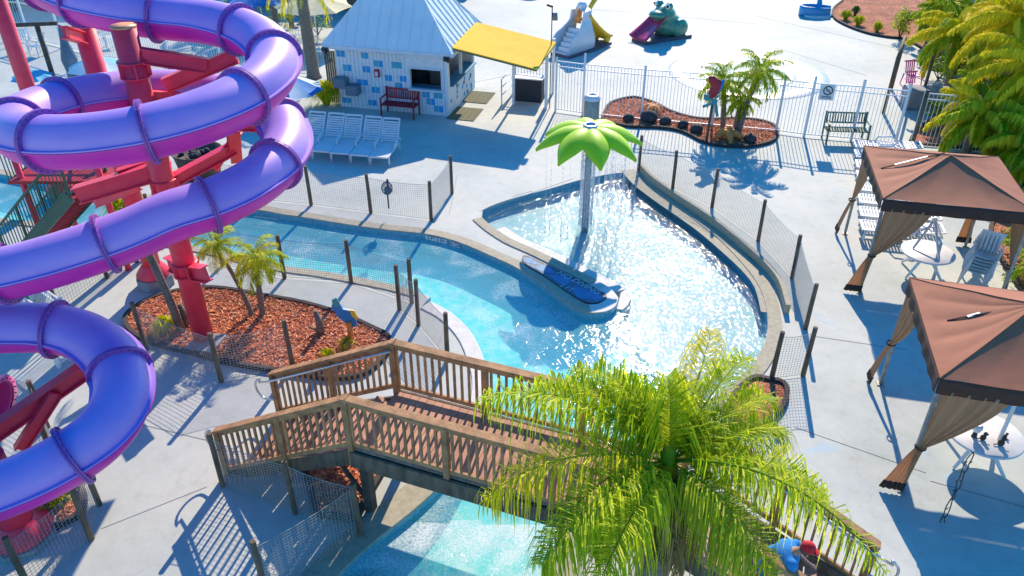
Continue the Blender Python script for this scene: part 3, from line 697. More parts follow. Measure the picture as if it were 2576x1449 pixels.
for c, i in enumerate(idx[1:-1]):
    d, sd, up = frame(i); mb = MB()
    for off, r1 in ((0, TR+.075),):
        vs = []; n = 36; prof = [(TR-.004, -.032), (r1, -.032), (r1, -.004), (r1-.012, 0), (r1, .004), (r1, .032), (TR-.004, .032)]
        for r, zz in prof:
            for j in range(n):
                an = 2*pi*j/n; vs.append(cl[i]+(sd*cos(an)+up*sin(an))*r+d*zz)
        mb.add(vs, [(p*n+j, p*n+(j+1) % n, (p+1)*n+(j+1) % n, (p+1)*n+j) for p in range(len(prof)-1) for j in range(n)], 0)
    for j in range(28):
        an = 2*pi*j/28; q = cl[i]+(sd*cos(an)+up*sin(an))*(TR+.042)
        mb.tube([q-d*.042, q+d*.042], .0095, 6, 1)
    mb.build('flange', ['flange_violet', 'dark_bolt'], sl)
def column(x, y, h, r, cap=True, collars=(), foot=.0):
    c = V((x, y, 0)); mb = MB(); mb.tube([c, c+V((0, 0, h))], r, 28, 0); o = mb.build('column', 'red_steel', sl)
    if cap: mb = MB(); mb.lathe(c+V((0, 0, h)), [(r*1.03, -.02), (r*1.03, .012), (0, .014)], 28); mb.build('column_cap', 'red_cap', o)
    for z in collars:
        mb = MB(); mb.lathe(c+V((0, 0, z)), [(r, -.012), (r*1.25, -.012), (r*1.25, .012), (r, .012)], 28); mb.lathe(c+V((0, 0, z-.26)), [(r, -.012), (r*1.25, -.012), (r*1.25, .012), (r, .012)], 28)
        for a in (.3, 1.4, 2.6, 4.1, 5.2): mb.box(c+V((cos(a)*(r+.03), sin(a)*(r+.03), z-.13)), (.07, .03, .26), RZ(a))
        mb.build('collar', 'red_steel', o)
    if foot:
        mb = MB(); mb.lathe(c, [(r*2.1, .0), (r*2.1, foot), (r*1.4, foot+.02), (0, foot+.02)], 8, smooth=False); mb.build('footing', 'grey_concrete', o)
        mb = MB(); mb.lathe(c, [(r*1.9, foot+.02), (r*1.9, foot+.06), (r*1.02, foot+.3)], 20); mb.build('base_plate', 'red_steel', o)
    return o
C1 = (-6.49, 13.53); column(*C1, 6.54, .205, collars=(5.95, 5.2, 3.75, 1.95), foot=0)
mb = MB(); mb.box((C1[0]+.1, C1[1]-.15, .05), (.62, .62, .14), RZ(-.2)); mb.build('footing', 'grey_concrete', sl)
column(-8.35, 15.8, 5.96, .2, foot=.28)
column(-7.65, 8.4, 1.72, .24, cap=False, foot=.1)
column(-12.9, 20.7, 6.6, .2, cap=True, foot=.15)
def arm(a, b, w=.17, h=.24, name='support_arm'):
    mb = MB(); mb.beam(a, b, w*.35, h)
    d = (V(b)-V(a)).normalized(); x = d.cross(V((0, 0, 1))).normalized(); z = x.cross(d)
    for sgn in (1, -1): mb.beam(V(a)+z*h/2*sgn, V(b)+z*h/2*sgn, w, .025, up=z)
    mb.build(name, 'red_steel', sl, bevel=.004)
cA = lambda z: V((C1[0], C1[1], z))
arm(cA(6.05)+V((.15, 0, 0)), G(520, 165, 5.75)); arm(G(415, 215, 5.42), G(592, 140, 5.86)); arm(cA(5.3), G(475, 250, 5.05))
arm(cA(3.62), G(588, 372, 4.02), .2, .2); arm(G(592, 395, 3.7), G(585, 320, 4.55), .22, .26, 'strut'); arm(G(600, 330, 4.4), G(540, 425, 3.6), .12, .12, 'strut')
arm(G(585, 314, 4.82), G(694, 319, 4.78), .16, .16)
arm(cA(3.9)+V((-.1, 0, 0)), G(195, 490, 3.45), .26, .30); arm(G(300, 440, 3.8), G(425, 400, 4.0), .18, .2, 'strut')
arm(cA(5.3), G(470, 248, 5.0), .14, .18, 'strut'); arm(G(350, 470, 3.4), G(240, 515, 2.6), .1, .12, 'strut')
arm(cA(1.75), G(520, 690, 1.9), .2, .3, 'bracket'); arm(cA(1.75), G(425, 660, 1.75), .2, .3, 'bracket')
arm(G(235, 915, 2.35), G(-60, 1120, 1.7), .2, .24); arm(G(140, 990, 2.15), G(50, 1130, 1.4), .14, .16, 'strut')
arm(V((-8.35, 15.8, 5.7)), V((-8.1, 14.6, 6.15)), .16, .2)
# pink tube
pk = thing('pink_slide', 'bright pink tube slide end with a bolted rim at the left edge', 'water slide', G(-60, 1030))
ptc = [G(-200, 990, 1.9), G(-110, 1000, 1.85), G(-40, 1005, 1.8), G(2, 1010, 1.76)]
mb = MB(); mb.tube(smoothline(ptc, 4), .33, 24, caps=False); mb.build('tube', 'pink_tube', pk, solid=.015)
d = (ptc[3]-ptc[2]).normalized(); q = Quaternion(d.to_track_quat('Z', 'Y')).to_matrix()
mb = MB(); mb.lathe(ptc[3], [(.33, -.04), (.42, -.04), (.42, .02), (.33, .02)], 28, M=q)
for j in range(20): p = ptc[3]+q @ V((.375*cos(j*pi/10), .375*sin(j*pi/10), .02)); mb.tube([p, p+d*.02], .012, 6, 1)
mb.build('rim', ['pink_tube', 'dark_bolt'], pk)
# stair tower behind the slide
tw = thing('slide_stairs', 'dark red slide stairs with green metal railings at the left', 'stairs', G(60, 620))
S0, S1 = G(75, 640, 0), G(225, 470, 2.3)
hd = (S1-S0); hd.z = 0; sdv = V((-hd.y, hd.x, 0)).normalized()*.55
mb = MB()
for i in range(13):
    p = S0+(S1-S0)*((i+.5)/13); mb.box(p, (1.05, .27, .04), RZ(atan2(hd.y, hd.x)-pi/2))
mb.build('treads', 'dark_red', tw)
for sg in (1, -1):
    a, b = S0+sdv*sg, S1+sdv*sg
    mb = MB(); mb.beam(a, b, .05, .25); mb.build('stringer', 'green_metal', tw)
    mb = MB(); mb.beam(a+V((0, 0, 1)), b+V((0, 0, 1)), .05, .05); mb.beam(a+V((0, 0, .2)), b+V((0, 0, .2)), .03, .04)
    for i in range(25): p = a+(b-a)*(i/24); mb.box(p+V((0, 0, .6)), (.018, .018, .82))
    for i in range(4): p = a+(b-a)*(i/3); mb.box(p+V((0, 0, .5)), (.05, .05, 1.0))
    mb.build('railing', 'green_metal', tw)
mb = MB(); mb.box(S1+V((-.7, .9, .1)), (2.2, 1.8, .08)); mb.build('landing', 'dark_red', tw)
for p in (S1+V((-1.6, .2, 0)), S1+V((.2, .2, 0)), S1+V((-1.6, 1.6, 0)), S1+V((.2, 1.6, 0))):
    mb = MB(); mb.tube([Z(p, 0), Z(p, p.z+1.1)], .07, 12); mb.build('leg', 'red_steel', tw)
mb = MB()
for a, b in ((S1+V((-1.75, 0, .1)), S1+V((-1.75, 1.75, .1))), (S1+V((-1.75, 1.75, .1)), S1+V((.35, 1.75, .1)))):
    mb.beam(a+V((0, 0, 1)), b+V((0, 0, 1)), .05, .05)
    for i in range(16): p = a+(b-a)*(i/15); mb.box(p+V((0, 0, .5)), (.018, .018, 1.0))
mb.build('railing', 'green_metal', tw)
# ================================================================ KIOSK
GR = radians(-14.4); EX = V((cos(GR), sin(GR), 0)); EY = V((-sin(GR), cos(GR), 0)); MG = RZ(GR)
KO = V((-6.21, 27.91, 0)); KW, KD, KH = 4.12, 3.2, 2.32
kp = lambda a, b, z=0: KO+EX*a+EY*b+V((0, 0, z))
ki = thing('snack_kiosk', 'white snack kiosk with blue painted squares and steep metal roof', 'kiosk', KO)
def kbox(mb, a0, a1, b0, b1, z0, z1, mi=0):
    return mb.box(kp((a0+a1)/2, (b0+b1)/2, (z0+z1)/2), (a1-a0, b1-b0, z1-z0), MG, mi)
def onwall(px, py, off=0):   # a mark on the front wall plane
    rx, ru = px-1288, -(py-724.5)
    d = V((rx, FPX*cos(TILT)+ru*sin(TILT), -FPX*sin(TILT)+ru*cos(TILT))); o_ = V((0, 0, CAM_H))
    k = (kp(0, 0)-o_).dot(EY)/d.dot(EY); q = o_+d*k-kp(0, 0); return q.dot(EX), q.z
wx0, wz1 = onwall(1031, 172); wx1, wz0 = onwall(1111, 226)
mb = MB(); T = .1
kbox(mb, 0, wx0, 0, T, 0, KH); kbox(mb, wx1, KW, 0, T, 0, KH); kbox(mb, wx0, wx1, 0, T, 0, wz0); kbox(mb, wx0, wx1, 0, T, wz1, KH)
mb.build('front_wall', 'white_board', ki)
mb = MB(); kbox(mb, 0, T, T, KD, 0, KH); mb.build('side_wall', 'white_board', ki)
mb = MB(); kbox(mb, T, KW-T, KD-T, KD, 0, KH); mb.build('back_wall', 'white_board', ki)
mb = MB(); kbox(mb, KW-T, KW, T, KD, 0, .98); kbox(mb, KW-T, KW, T, .25, .98, KH); kbox(mb, KW-T, KW, KD-.15, KD, .98, KH); kbox(mb, KW-T, KW, .25, KD-.15, 2.0, KH); kbox(mb, KW-T, KW, 1.6, 1.68, .98, 2.0)
mb.build('counter_wall', 'white_board', ki)
mb = MB(); kbox(mb, KW-.35, KW+.12, .22, KD-.12, .985, 1.02); mb.build('counter', 'building_blue', ki)
mb = MB(); kbox(mb, .1, KW-.1, .1, KD-.1, .01, .05); mb.build('floor', 'interior_dark', ki)
mb = MB(); kbox(mb, wx0+.05, wx1-.05, .5, .9, .1, .8, 0); kbox(mb, 2.2, 2.6, 1.2, 2.4, .1, 1.7, 0); mb.build('inner_shelves', 'interior_dark', ki)
mb = MB()
for a0, a1, z0, z1 in ((wx0-.07, wx0, wz0-.07, wz1+.07), (wx1, wx1+.07, wz0-.07, wz1+.07), (wx0, wx1, wz1, wz1+.07), (wx0-.05, wx1+.05, wz0-.06, wz0)):
    kbox(mb, a0, a1, -.03 if z0 > wz0 or a1-a0 < .2 else -.16, .06, z0, z1)
f = mb.build('window', 'trim_white', ki); mb = MB(); kbox(mb, wx0, wx1, -.02, .35, wz0+.002, wz0+.03); mb.build('sill', 'window_blue', f)
mb = MB(); random.seed(3)
for x0, y0, x1, y1 in [(605, 378, 675, 432), (690, 352, 748, 388), (792, 395, 850, 445), (917, 368, 975, 405), (1048, 378, 1120, 415), (655, 485, 722, 538), (803, 497, 865, 550), (888, 455, 962, 508), (1022, 465, 1105, 520), (973, 565, 1032, 615), (1085, 572, 1140, 620), (1052, 622, 1108, 670), (635, 585, 700, 630), (763, 597, 847, 645), (872, 655, 938, 705), (650, 735, 725, 780), (845, 752, 915, 800), (1258, 685, 1312, 740), (1345, 697, 1412, 748), (1290, 742, 1355, 795), (1345, 797, 1418, 850)]:
    a0, z1 = onwall(643.75+x0/3.004, y0/3.004); a1, z0 = onwall(643.75+x1/3.004, y1/3.004); mid = (a0+a1)/2
    mb = MB(); kbox(mb, a0, mid-.008, -.004, .01, z0, z1, random.choice((0, 1))); kbox(mb, mid+.008, a1, -.004, .01, z0, z1, random.choice((0, 1, 0))); mb.build('painted_square', ['paint_blue', 'paint_teal'], ki)
mb = MB(); random.seed(5)
for i in range(20):
    b0 = .15+random.random()*2.6; z0 = .05+random.random()*.72; kbox(mb, KW-.01, KW+.004, b0, b0+.16, z0, z0+.13, random.choice((0, 1, 2))); mb.build('painted_square', ['paint_blue', 'paint_teal', 'mat_olive'], ki); mb = MB()
mb = MB()
for i in range(28): kbox(mb, .14+i*.143, .148+i*.143, -.002, .01, .02, min(KH, 2.1) if not (wx0-.1 < .14+i*.143 < wx1+.1) else wz0-.08, 0)
mb.build('board_gaps', 'paint_grey_blue', ki)
ov = .3; ez = 2.27; AP = kp(KW/2, KD/2, 5.1)
cs = [kp(-ov, -ov, ez), kp(KW+ov, -ov, ez), kp(KW+ov, KD+ov, ez), kp(-ov, KD+ov, ez)]
mb = MB(); mb.add(cs+[AP], [(0, 1, 4), (1, 2, 4), (2, 3, 4), (3, 0, 4), (3, 2, 1, 0)]); rf = mb.build('roof', 'roof_metal', ki)
mb = MB()
for e in range(4):
    a, b = cs[e], cs[(e+1) % 4]; d = b-a; l = d.length; nrm_ = d.cross(AP-a).normalized(); mid = (a+b)/2; upv = AP-mid
    n = int(l/.42)
    for i in range(1, n+1):
        k = i/(n+1); p = a+d*k; frac = 1-abs(k-.5)*2; q = p+upv*frac*.985
        mb.beam(p+nrm_*.012, q+nrm_*.012, .022, .035, up=nrm_)
    mb.beam(a+nrm_*.01, AP+nrm_*.01, .07, .03, up=nrm_)
mb.build('roof_seams', 'roof_metal', rf)
mb = MB()
for e in range(4): mb.beam(cs[e]+V((0, 0, -.05)), cs[(e+1) % 4]+V((0, 0, -.05)), .03, .13)
mb.build('eaves_board', 'trim_white', ki)
for a in (-.2, KW+.12):
    mb = MB(); mb.box(kp(a, -.3, 2.12), (.22, .16, .15), MG); mb.tube([kp(a, -.36, 2.12), kp(a+.1, -.44, 2.06)], .05, 8); mb.build('floodlight', 'dark_metal', ki)
# yellow awning
ya = thing('yellow_awning', 'flat yellow awning panel between the kiosk and the gate', 'awning', G(1340, 275))
q = [kp(KW+.15, KD-.1, 2.5), kp(KW+.15, .05, 2.42), G(1350.8, 174, 2.12), G(1399, 106, 2.28)]
mb = MB(); mb.add(q+[p-V((0, 0, .035)) for p in q], [(0, 1, 2, 3), (7, 6, 5, 4), (0, 4, 5, 1), (1, 5, 6, 2), (2, 6, 7, 3), (3, 7, 4, 0)]); mb.build('panel', 'yellow_panel', ya)
mb = MB()
for a, b in ((0, 1), (1, 2), (2, 3), (3, 0)): mb.beam(q[a]-V((0, 0, .068))+(q[(a+2) % 4]-q[a])*.012, q[b]-V((0, 0, .068))+(q[(b+2) % 4]-q[b])*.012, .04, .05)
mb.build('frame', 'mat_olive', ya)
for px in ((1373, 275), (1292, 262), (1390, 235)):
    p = G(*px); h = 2.05
    mb = MB(); mb.box(p+V((0, 0, h/2)), (.09, .09, h), MG); mb.build('post', 'white_metal', ya)
g1 = G(1298, 262); g2 = G(1370, 278); g0 = G(1262, 300)
gt = thing('gate_counter', 'black low counter box under the yellow awning by the gate', 'counter', g1)
c = (G(1298, 250)+G(1365, 252))/2; mb = MB(); mb.box(c+V((0, 0, .42)), (1.02, .5, .84), MG); mb.build('box', 'black_box', gt, bevel=.01); mb = MB(); mb.box(c+V((0, 0, .86)), (1.08, .56, .04), MG); mb.build('top', 'white_board', gt, bevel=.005)
picket('short white railing panel beside the black counter under the awning', [(1296, 228), (1372, 238)], 1.4, sp=.12)
hr_ = thing('queue_railing', 'white pipe railing left of the black counter', 'railing', G(1260, 262))
a, b = G(1262, 264), G(1292, 232); mb = MB()
for z in (.35, .65, .95): mb.tube([Z(a, z), Z(b, z)], .018, 8)
mb.build('rail', 'white_metal', hr_)
for p in (a, b): mb = MB(); mb.tube([p, Z(p, .97)], .025, 8); mb.build('post', 'white_metal', hr_)
cm = thing('pole_camera', 'thin black pole with a camera and speaker beside the yellow awning', 'camera pole', G(1374, 268)+V((.12, -.12, 0)))
cp = G(1374, 268)+V((.12, -.12, 0)); hgt = 3.55
mb = MB(); mb.tube([cp, Z(cp, hgt)], .018, 8); mb.build('pole', 'dark_metal', cm)
mb = MB(); mb.tube([Z(cp, hgt-.45)+V((.1, 0, 0)), Z(cp, hgt-.2)+V((.1, 0, 0))], [.1, .08], 12); mb.build('speaker', 'grey_granite', cm)
mb = MB(); mb.box(Z(cp, hgt+.02)+V((-.08, 0, 0)), (.22, .08, .07), RY(.3)); mb.build('camera', 'dark_metal', cm)
for px, lab in (((1203, 245), 'olive rubber mat nearer the kiosk counter far corner'), ((1170, 287), 'olive rubber mat at the front corner of the kiosk')):
    c = G(*px); mb = MB(); mb.box(c+V((0, 0, .012)), (1.0, 1.25, .018), MG)
    for i in range(5): mb.box(c+MG @ V((-.4+i*.2, 0, .024)), (.02, 1.2, .006), MG)
    tag(mb.build('floor_mat', 'mat_olive'), lab, 'floor mat', 'rubber mats by the kiosk')
# drinking fountains, dispenser, red bench
def fountain(px, z, lab):
    a, zz = onwall(*px); c = kp(a, -.2, z); t = thing('drinking_fountain', lab, 'drinking fountain', c, 'grey drinking fountains on the kiosk wall')
    mb = MB(); mb.box(c, (.46, .36, .34), MG); mb.build('body', 'grey_granite', t, bevel=.03)
    mb = MB(); mb.lathe(c+V((0, 0, .16)), [(.2, .0), (.21, .03), (.17, .02), (.02, .012)], 20); mb.build('basin', 'grey_granite', t)
    mb = MB(); mb.tube([c+MG @ V((.12, .1, .18)), c+MG @ V((.12, .1, .27)), c+MG @ V((.08, .02, .29))], .012, 6); mb.build('spout', 'steel', t)
fountain((866, 225), .95, 'higher grey drinking fountain at the left end of the kiosk wall'); fountain((896, 240), .72, 'lower grey drinking fountain nearer the red bench')
a, z = onwall(950, 183); mb = MB(); mb.box(kp(a, -.06, z), (.17, .1, .26), MG); mb.box(kp(a, -.115, z-.01), (.1, .01, .16), MG, 1)
tag(mb.build('wall_dispenser', ['dark_red', 'white_board'], bevel=.01), 'small red dispenser box on the kiosk wall', 'dispenser')
def bench(name, lab, pos, rot, L_, m, slats_v=True):
    t = thing(name, lab, 'bench', (0, 0, 0)); M = Matrix.Identity(3)
    mb = MB()
    for i in range(6): mb.box((0, -.02-.0+(-.2+i*.085), .43+.0), (L_-.06, .065, .025))
    mb.build('seat', m, t)
    mb = MB(); tilt = RX(-.22)
    if slats_v:
        for z in (.55, .86): mb.box((0, .27+(z-.5)*.22, z), (L_-.04, .03, .05), tilt)
        n = int(L_/.085)
        for i in range(n): mb.box((-L_/2+.05+(L_-.1)*i/(n-1), .27+.2*.22, .7), (.04, .015, .3), tilt)
    else:
        for i in range(5): mb.box((0, .27+(.55+i*.08-.5)*.22, .55+i*.08), (L_-.04, .02, .065), tilt)
    mb.build('backrest', m, t)
    for s_ in (-1, 1):
        for y, h in ((-.24, .64), (.25, .92)):
            mb = MB(); mb.beam((s_*L_/2, y-.04*(1 if y < 0 else -1.2), 0), (s_*L_/2, y+(.09 if y > 0 else 0), h), .05, .05, up=V((0, 1, 0))); mb.build('leg', m, t)
        mb = MB(); mb.box((s_*L_/2, 0, .655), (.055, .56, .03)); mb.box((s_*L_/2, 0, .41), (.04, .5, .05)); mb.build('armrest', m, t)
    t.location = pos; t.rotation_euler = (0, 0, rot); return t
bench('garden_bench', 'dark red slatted bench against the kiosk wall', kp(onwall(1017, 270)[0], -.40), GR, 1.2, 'dark_red')
bench('garden_bench', 'dark green slatted metal bench in front of the white fence', G(2128, 362)+V((0, .2, 0)), radians(-5), 1.28, 'green_metal')
# loungers
def make_lounger(lab, group, flat=False):
    t = thing('sun_lounger', lab, 'sun lounger', (0, 0, 0), group); W = .6; m = 'white_plastic'; ang_ = radians(8 if flat else 52); L1, L2 = 1.15, .78
    mb = MB()
    for i in range(15): mb.box((0, .04+i*L1/15, .31), (W-.07, .05, .016))
    for s_ in (-1, 1): mb.beam((s_*(W/2-.02), 0, .30), (s_*(W/2-.02), L1+.05, .30), .04, .05)
    mb.box((0, 0, .3), (W, .04, .05)); mb.build('seat', m, t)
    by = L1; cb, sb = cos(ang_), sin(ang_); mb = MB(); M = RX(ang_)
    for i in range(9): k = .06+i*(L2-.1)/9; mb.box((0, by+cb*k, .32+sb*k), (W-.09, .052, .016), M)
    for s_ in (-1, 1): mb.beam((s_*(W/2-.035), by, .32), (s_*(W/2-.035), by+cb*L2, .32+sb*L2), .04, .035)
    mb.box((0, by+cb*L2, .32+sb*L2), (W-.06, .06, .04), M); mb.build('backrest', m, t, bevel=.008)
    for s_ in (-1, 1):
        mb = MB(); mb.tube([(s_*W/2, .62, .30), (s_*(W/2+.03), .70, .46), (s_*(W/2+.03), 1.1, .5), (s_*(W/2+.02), 1.28, .42), (s_*W/2, 1.32, .30)], .026, 8); mb.build('armrest', m, t)
        for y in (.08, 1.3):
            mb = MB(); mb.tube([(s_*(W/2-.02), y, .3), (s_*(W/2), y-.03, 0)], [.032, .024], 8); mb.build('leg', m, t)
    if not flat: mb = MB(); mb.beam((-.2, by+.42, .3), (-.2, by+cb*.45, .3+sb*.45), .03, .03); mb.beam((.2, by+.42, .3), (.2, by+cb*.45, .3+sb*.45), .03, .03); mb.build('prop', m, t)
    return t
L0 = make_lounger('white slatted sun lounger, rightmost of the five by the kiosk', 'sun loungers with raised backs by the kiosk')
labs = ['white slatted sun lounger, second from the right by the kiosk', 'white slatted sun lounger in the middle of the row of five by the kiosk', 'white slatted sun lounger, fourth from the right by the kiosk', 'white slatted sun lounger half hidden behind the slide flange']
for i, px in enumerate([(953, 396), (903, 391), (854, 386), (806, 381), (757, 377)]):
    o = L0 if i == 0 else copy_tree(L0)
    if i: o['label'] = labs[i-1]
    p = G(*px, .3); o.location = (p.x, p.y, 0); o.rotation_euler = (0, 0, radians(-9+random.uniform(-1.5, 1.5)))
F0 = make_lounger('flat white lounger at the far end of the row by the green bench', 'flat white sun loungers in a row by the gazebo', True)
names = ['second', 'third', 'fourth', 'fifth', 'sixth', 'seventh', 'eighth']
a, b = G(2145, 384), G(2160, 592)
for i in range(8):
    o = F0 if i == 0 else copy_tree(F0)
    if i: o['label'] = 'flat white lounger, %s from the green bench in the row by the gazebo' % names[i-1] if i < 7 else 'flat white lounger nearest the viewer in the row behind the gazebo curtain'
    p = a+(b-a)*(i/7); o.location = p; o.rotation_euler = (0, 0, radians(-104+random.uniform(-2, 2)))
# ================================================================ WATER FLOWER
MC = V((1.97, 19.0, 0)); fl = thing('water_flower', 'tall green flower shaped water feature spilling water into the pool', 'water feature', MC)
mb = MB(); mb.tube([MC+V((0, 0, -.35)), MC+V((0, 0, 2.55))], [.10, .08], 18); mb.build('stem', 'stem_grey', fl)
for k in range(8):
    a = radians(-83+45*k); M = RZ(a)
    def pf(u_, v_, M=M):
        v_ = v_*2-1; wd = .335*(sin(pi*min(1, (u_*.86+.07)))**.75)*(1-u_**6*.9)+.02*(1-u_); r = .12+1.26*u_
        z = 2.66+.10*sin(u_*2.2)-.62*u_**2.1-.17*v_*v_*(.35+.65*sin(pi*u_))
        return MC+M @ V((r-.02*v_*v_, wd*v_, z))
    mb = MB(); mb.grid(pf, 16, 10); o = mb.build('petal', 'petal_green', fl, solid=.035)
mb = MB(); mb.lathe(MC+V((0, 0, 2.7)), [(.10, -.1), (.11, .0), (.14, .03), (.185, .02), (.2, -.04), (.18, -.1)], 24); mb.build('hub_ring', 'steel', fl)
mb = MB(); mb.lathe(MC+V((0, 0, 2.64)), [(0, 0), (.11, 0)], 20); mb.build('hub_hole', 'interior_dark', fl)
mb = MB(); random.seed(11)
def streak(x, y, z0, z1, r):
    z = z0
    while z > z1:
        l = random.uniform(.03, .14); mb.tube([(x+random.uniform(-.01, .01), y, z), (x, y, max(z1, z-l))], [r*.6, r], 4, 0, True, False); z -= l+random.uniform(.01, .09)
for i in range(90):
    a = random.uniform(0, 2*pi); r = random.uniform(.13, .19); streak(MC.x+r*cos(a), MC.y+r*sin(a), random.uniform(1.7, 2.4), -.13, .006)
for i in range(70):
    a = radians(random.choice((35, 55, 70, 20))+random.uniform(-14, 14)); r = random.uniform(1.0, 1.34); streak(MC.x+r*cos(a), MC.y+r*sin(a), 2.1, -.13, .005)
for i in range(16):
    a = radians(random.uniform(150, 360)); r = random.uniform(.9, 1.3); streak(MC.x+r*cos(a), MC.y+r*sin(a), 2.0, -.13, .004)
tag(mb.build('falling_water', 'falling_water'), 'streaks of water falling from the green flower petals', 'falling water')
bpy.data.objects['falling_water']['kind'] = 'stuff'
# ================================================================ BIN, CAGED FAN, PLANTER THINGS
bp = G(1487, 300); bn_ = thing('litter_bin', 'round beige litter bin with pale lid beside the white fence', 'litter bin', bp)
mb = MB(); mb.lathe(bp, [(.27, 0), (.27, .72), (.0, .72)], 24); mb.build('body', 'bin_beige', bn_)
mb = MB(); mb.lathe(bp, [(.29, .72), (.29, .78), (.24, .87), (.12, .89), (.12, .84), (0, .84)], 24); mb.build('lid', 'white_plastic', bn_)
fp = G(980, 545); fn = thing('pedestal_fan', 'small grey caged fan hanging on the netting between two posts', 'fan', fp+V((0, 0, .5)))
mb = MB(); c = fp+V((0, 0, .85))
for k in range(12):
    a = pi*k/12; mb.tube([c+V((.15*cos(a)*cos(t_), .1*sin(a)*cos(t_)*1.2, .19*sin(t_))) for t_ in [2*pi*j/12 for j in range(13)]], .006, 4)
mb.build('cage', 'grey_granite', fn); mb = MB(); mb.ball(c+V((.02, 0, -.06)), (.1, .09, .13), 12); mb.build('motor', 'canvas_grey', fn); mb = MB(); mb.tube([c+V((0, 0, -.2)), fp+V((0, 0, .25))], .02, 8); mb.tube([c+V((.03, 0, .02)), c+V((.03, 0, .26))], .03, 8); mb.build('stand', 'dark_metal', fn)
def rock(px, r, lab, m='stone_dark', grp='dark round stones along the kidney planter', z=.05, sq=.8):
    c = G(*px); mb = MB(); mb.ball(c+V((0, 0, z+r*sq*.6)), (r, r*.9, r*sq), 14)
    for i, v in enumerate(mb.v):
        k = noise.noise(v*3.1)*.16; mb.v[i] = v+(v-c).normalized()*k*r
    return tag(mb.build('stone', m), lab, 'stone', grp)
rock((1580, 307), .2, 'dark round stone, leftmost in the kidney planter'); rock((1632, 308), .30, 'largest dark round boulder with pale front in the kidney planter')
rock((1673, 314), .2, 'dark round stone just right of the large boulder'); rock((1717, 324), .19, 'dark round stone in the middle of the kidney planter'); rock((1751, 335), .22, 'dark round stone left of the parrot post'); rock((1886, 360), .22, 'dark round stone at the right end of the kidney planter')
def star(px, r, lab, rot):
    c = G(*px)+V((0, 0, .1)); mb = MB()
    for k in range(5):
        a = rot+2*pi*k/5; d = V((cos(a), sin(a), 0)); mb.tube([c+V((0, 0, .16)), c+d*r*.35+V((0, 0, .16)), c+d*r*.7+V((0, 0, .08)), c+d*r+V((0, 0, -.02))], [r*.22, r*.24, r*.16, r*.05], 10)
    mb.ball(c+V((0, 0, .12)), (r*.3, r*.3, r*.26), 12); return tag(mb.build('starfish_ornament', 'orange_clay'), lab, 'starfish ornament', 'orange starfish ornaments')
star((1640, 287), .48, 'orange starfish ornament behind the large boulder', .3); star((1830, 352), .55, 'orange starfish ornament under the palms in the kidney planter', .9)
# ================================================================ PLAY FIGURES
fc = G(1668, 95); fr = thing('frog_slide', 'green frog slide with a red tongue and blue eye', 'play slide', fc)
R_ = RZ(radians(35))
F = lambda x, y, z: fc+R_ @ V((x, y, z))
blob('body', [(F(.25, .1, .55), (.75, .62, .55), R_), (F(-.1, 0, 1.05), (.6, .5, .42), R_), (F(-.5, -.02, 1.12), (.42, .42, .2), R_), (F(.55, .5, .4), (.5, .25, .4), R_), (F(.55, -.45, .45), (.48, .25, .42), R_), (F(-.12, .3, 1.45), (.2, .18, .2), R_), (F(-.12, -.3, 1.45), (.2, .18, .2), R_), (F(.8, .1, .25), (.4, .6, .25), R_)], 'frog_green', fr, .05, 3)
for s_ in (-1, 1):
    mb = MB(); mb.ball(F(-.26, s_*.36, 1.48), .11, 12, 0); mb.ball(F(-.33, s_*.41, 1.5), .06, 10, 1); mb.build('eye', ['eye_white', 'eye_black'], fr)
mb = MB()
def tg(u_, v_):
    v_ = v_*2-1; x = -.35-1.25*u_; return F(x, v_*(.44+.14*u_), 1.0-.86*u_**.85+.12*v_*v_)
mb.grid(tg, 12, 8); mb.build('tongue', 'tongue_red', fr, solid=.05)
mb = MB(); mb.prism([tuple(F(x, y, 0).xy) for x, y in ((-1.55, -.45), (-1.55, .45), (0, .6), (1.1, .75), (1.35, 0), (1.1, -.75), (0, -.6))], .0, .14); mb.build('base', 'base_dark', fr, bevel=.04)
pc = G(1461, 126); pl = thing('pelican_slide', 'white pelican slide with side steps and a yellow beak chute', 'play slide', pc)
R2 = RZ(radians(47)); P = lambda x, y, z: pc+R2 @ V((x*.95, y, z*.84))
prof = smoothline([V(q) for q in [(-1.45, 0, 0), (-1.5, 0, .55), (-1.2, 0, 1.02), (-.72, 0, 1.3), (-.45, 0, 1.6), (-.34, 0, 2.05), (-.16, 0, 2.32), (.06, 0, 2.3), (.17, 0, 2.0), (.14, 0, 1.5), (.2, 0, .95), (.38, 0, .45), (.42, 0, 0)]], 4)
for sg in (-1, 1):
    mb = MB(); n = len(prof)
    def sh(p_, o): return P(p_.x*(1 if o == 0 else .96), sg*(.30+.16*sin(min(pi, max(0, pi*(p_.z)/1.6)))*(1 if p_.z < 1.6 else 0)+(.07 if o == 0 else 0)-(.22 if p_.z > 2.1 else .0)), p_.z)
    A_ = [sh(p_, 0) for p_ in prof]; B_ = [sh(p_, 1) for p_ in prof]
    tri = tessellate_polygon([[V((p_.x, p_.z, 0)) for p_ in prof]])
    mb.add(A_+B_, [tuple(t_) for t_ in tri]+[tuple(x+n for x in t_)[::-1] for t_ in tri]+[(i, (i+1) % n, n+(i+1) % n, n+i) for i in range(n)])
    mb.build('side_shell', 'play_grey', pl, merge=True)
mb = MB(); mb.ball(P(-.06, 0, 2.28), (.24, .2, .17), 14, 0, R2); mb.build('head', 'play_grey', pl)
mb = MB(); mb.tube([P(-.32, 0, 1.45), P(-.2, 0, 1.95), P(-.06, 0, 2.15)], [.14, .1, .08], 10); mb.build('neck_lining', 'orange_clay', pl)
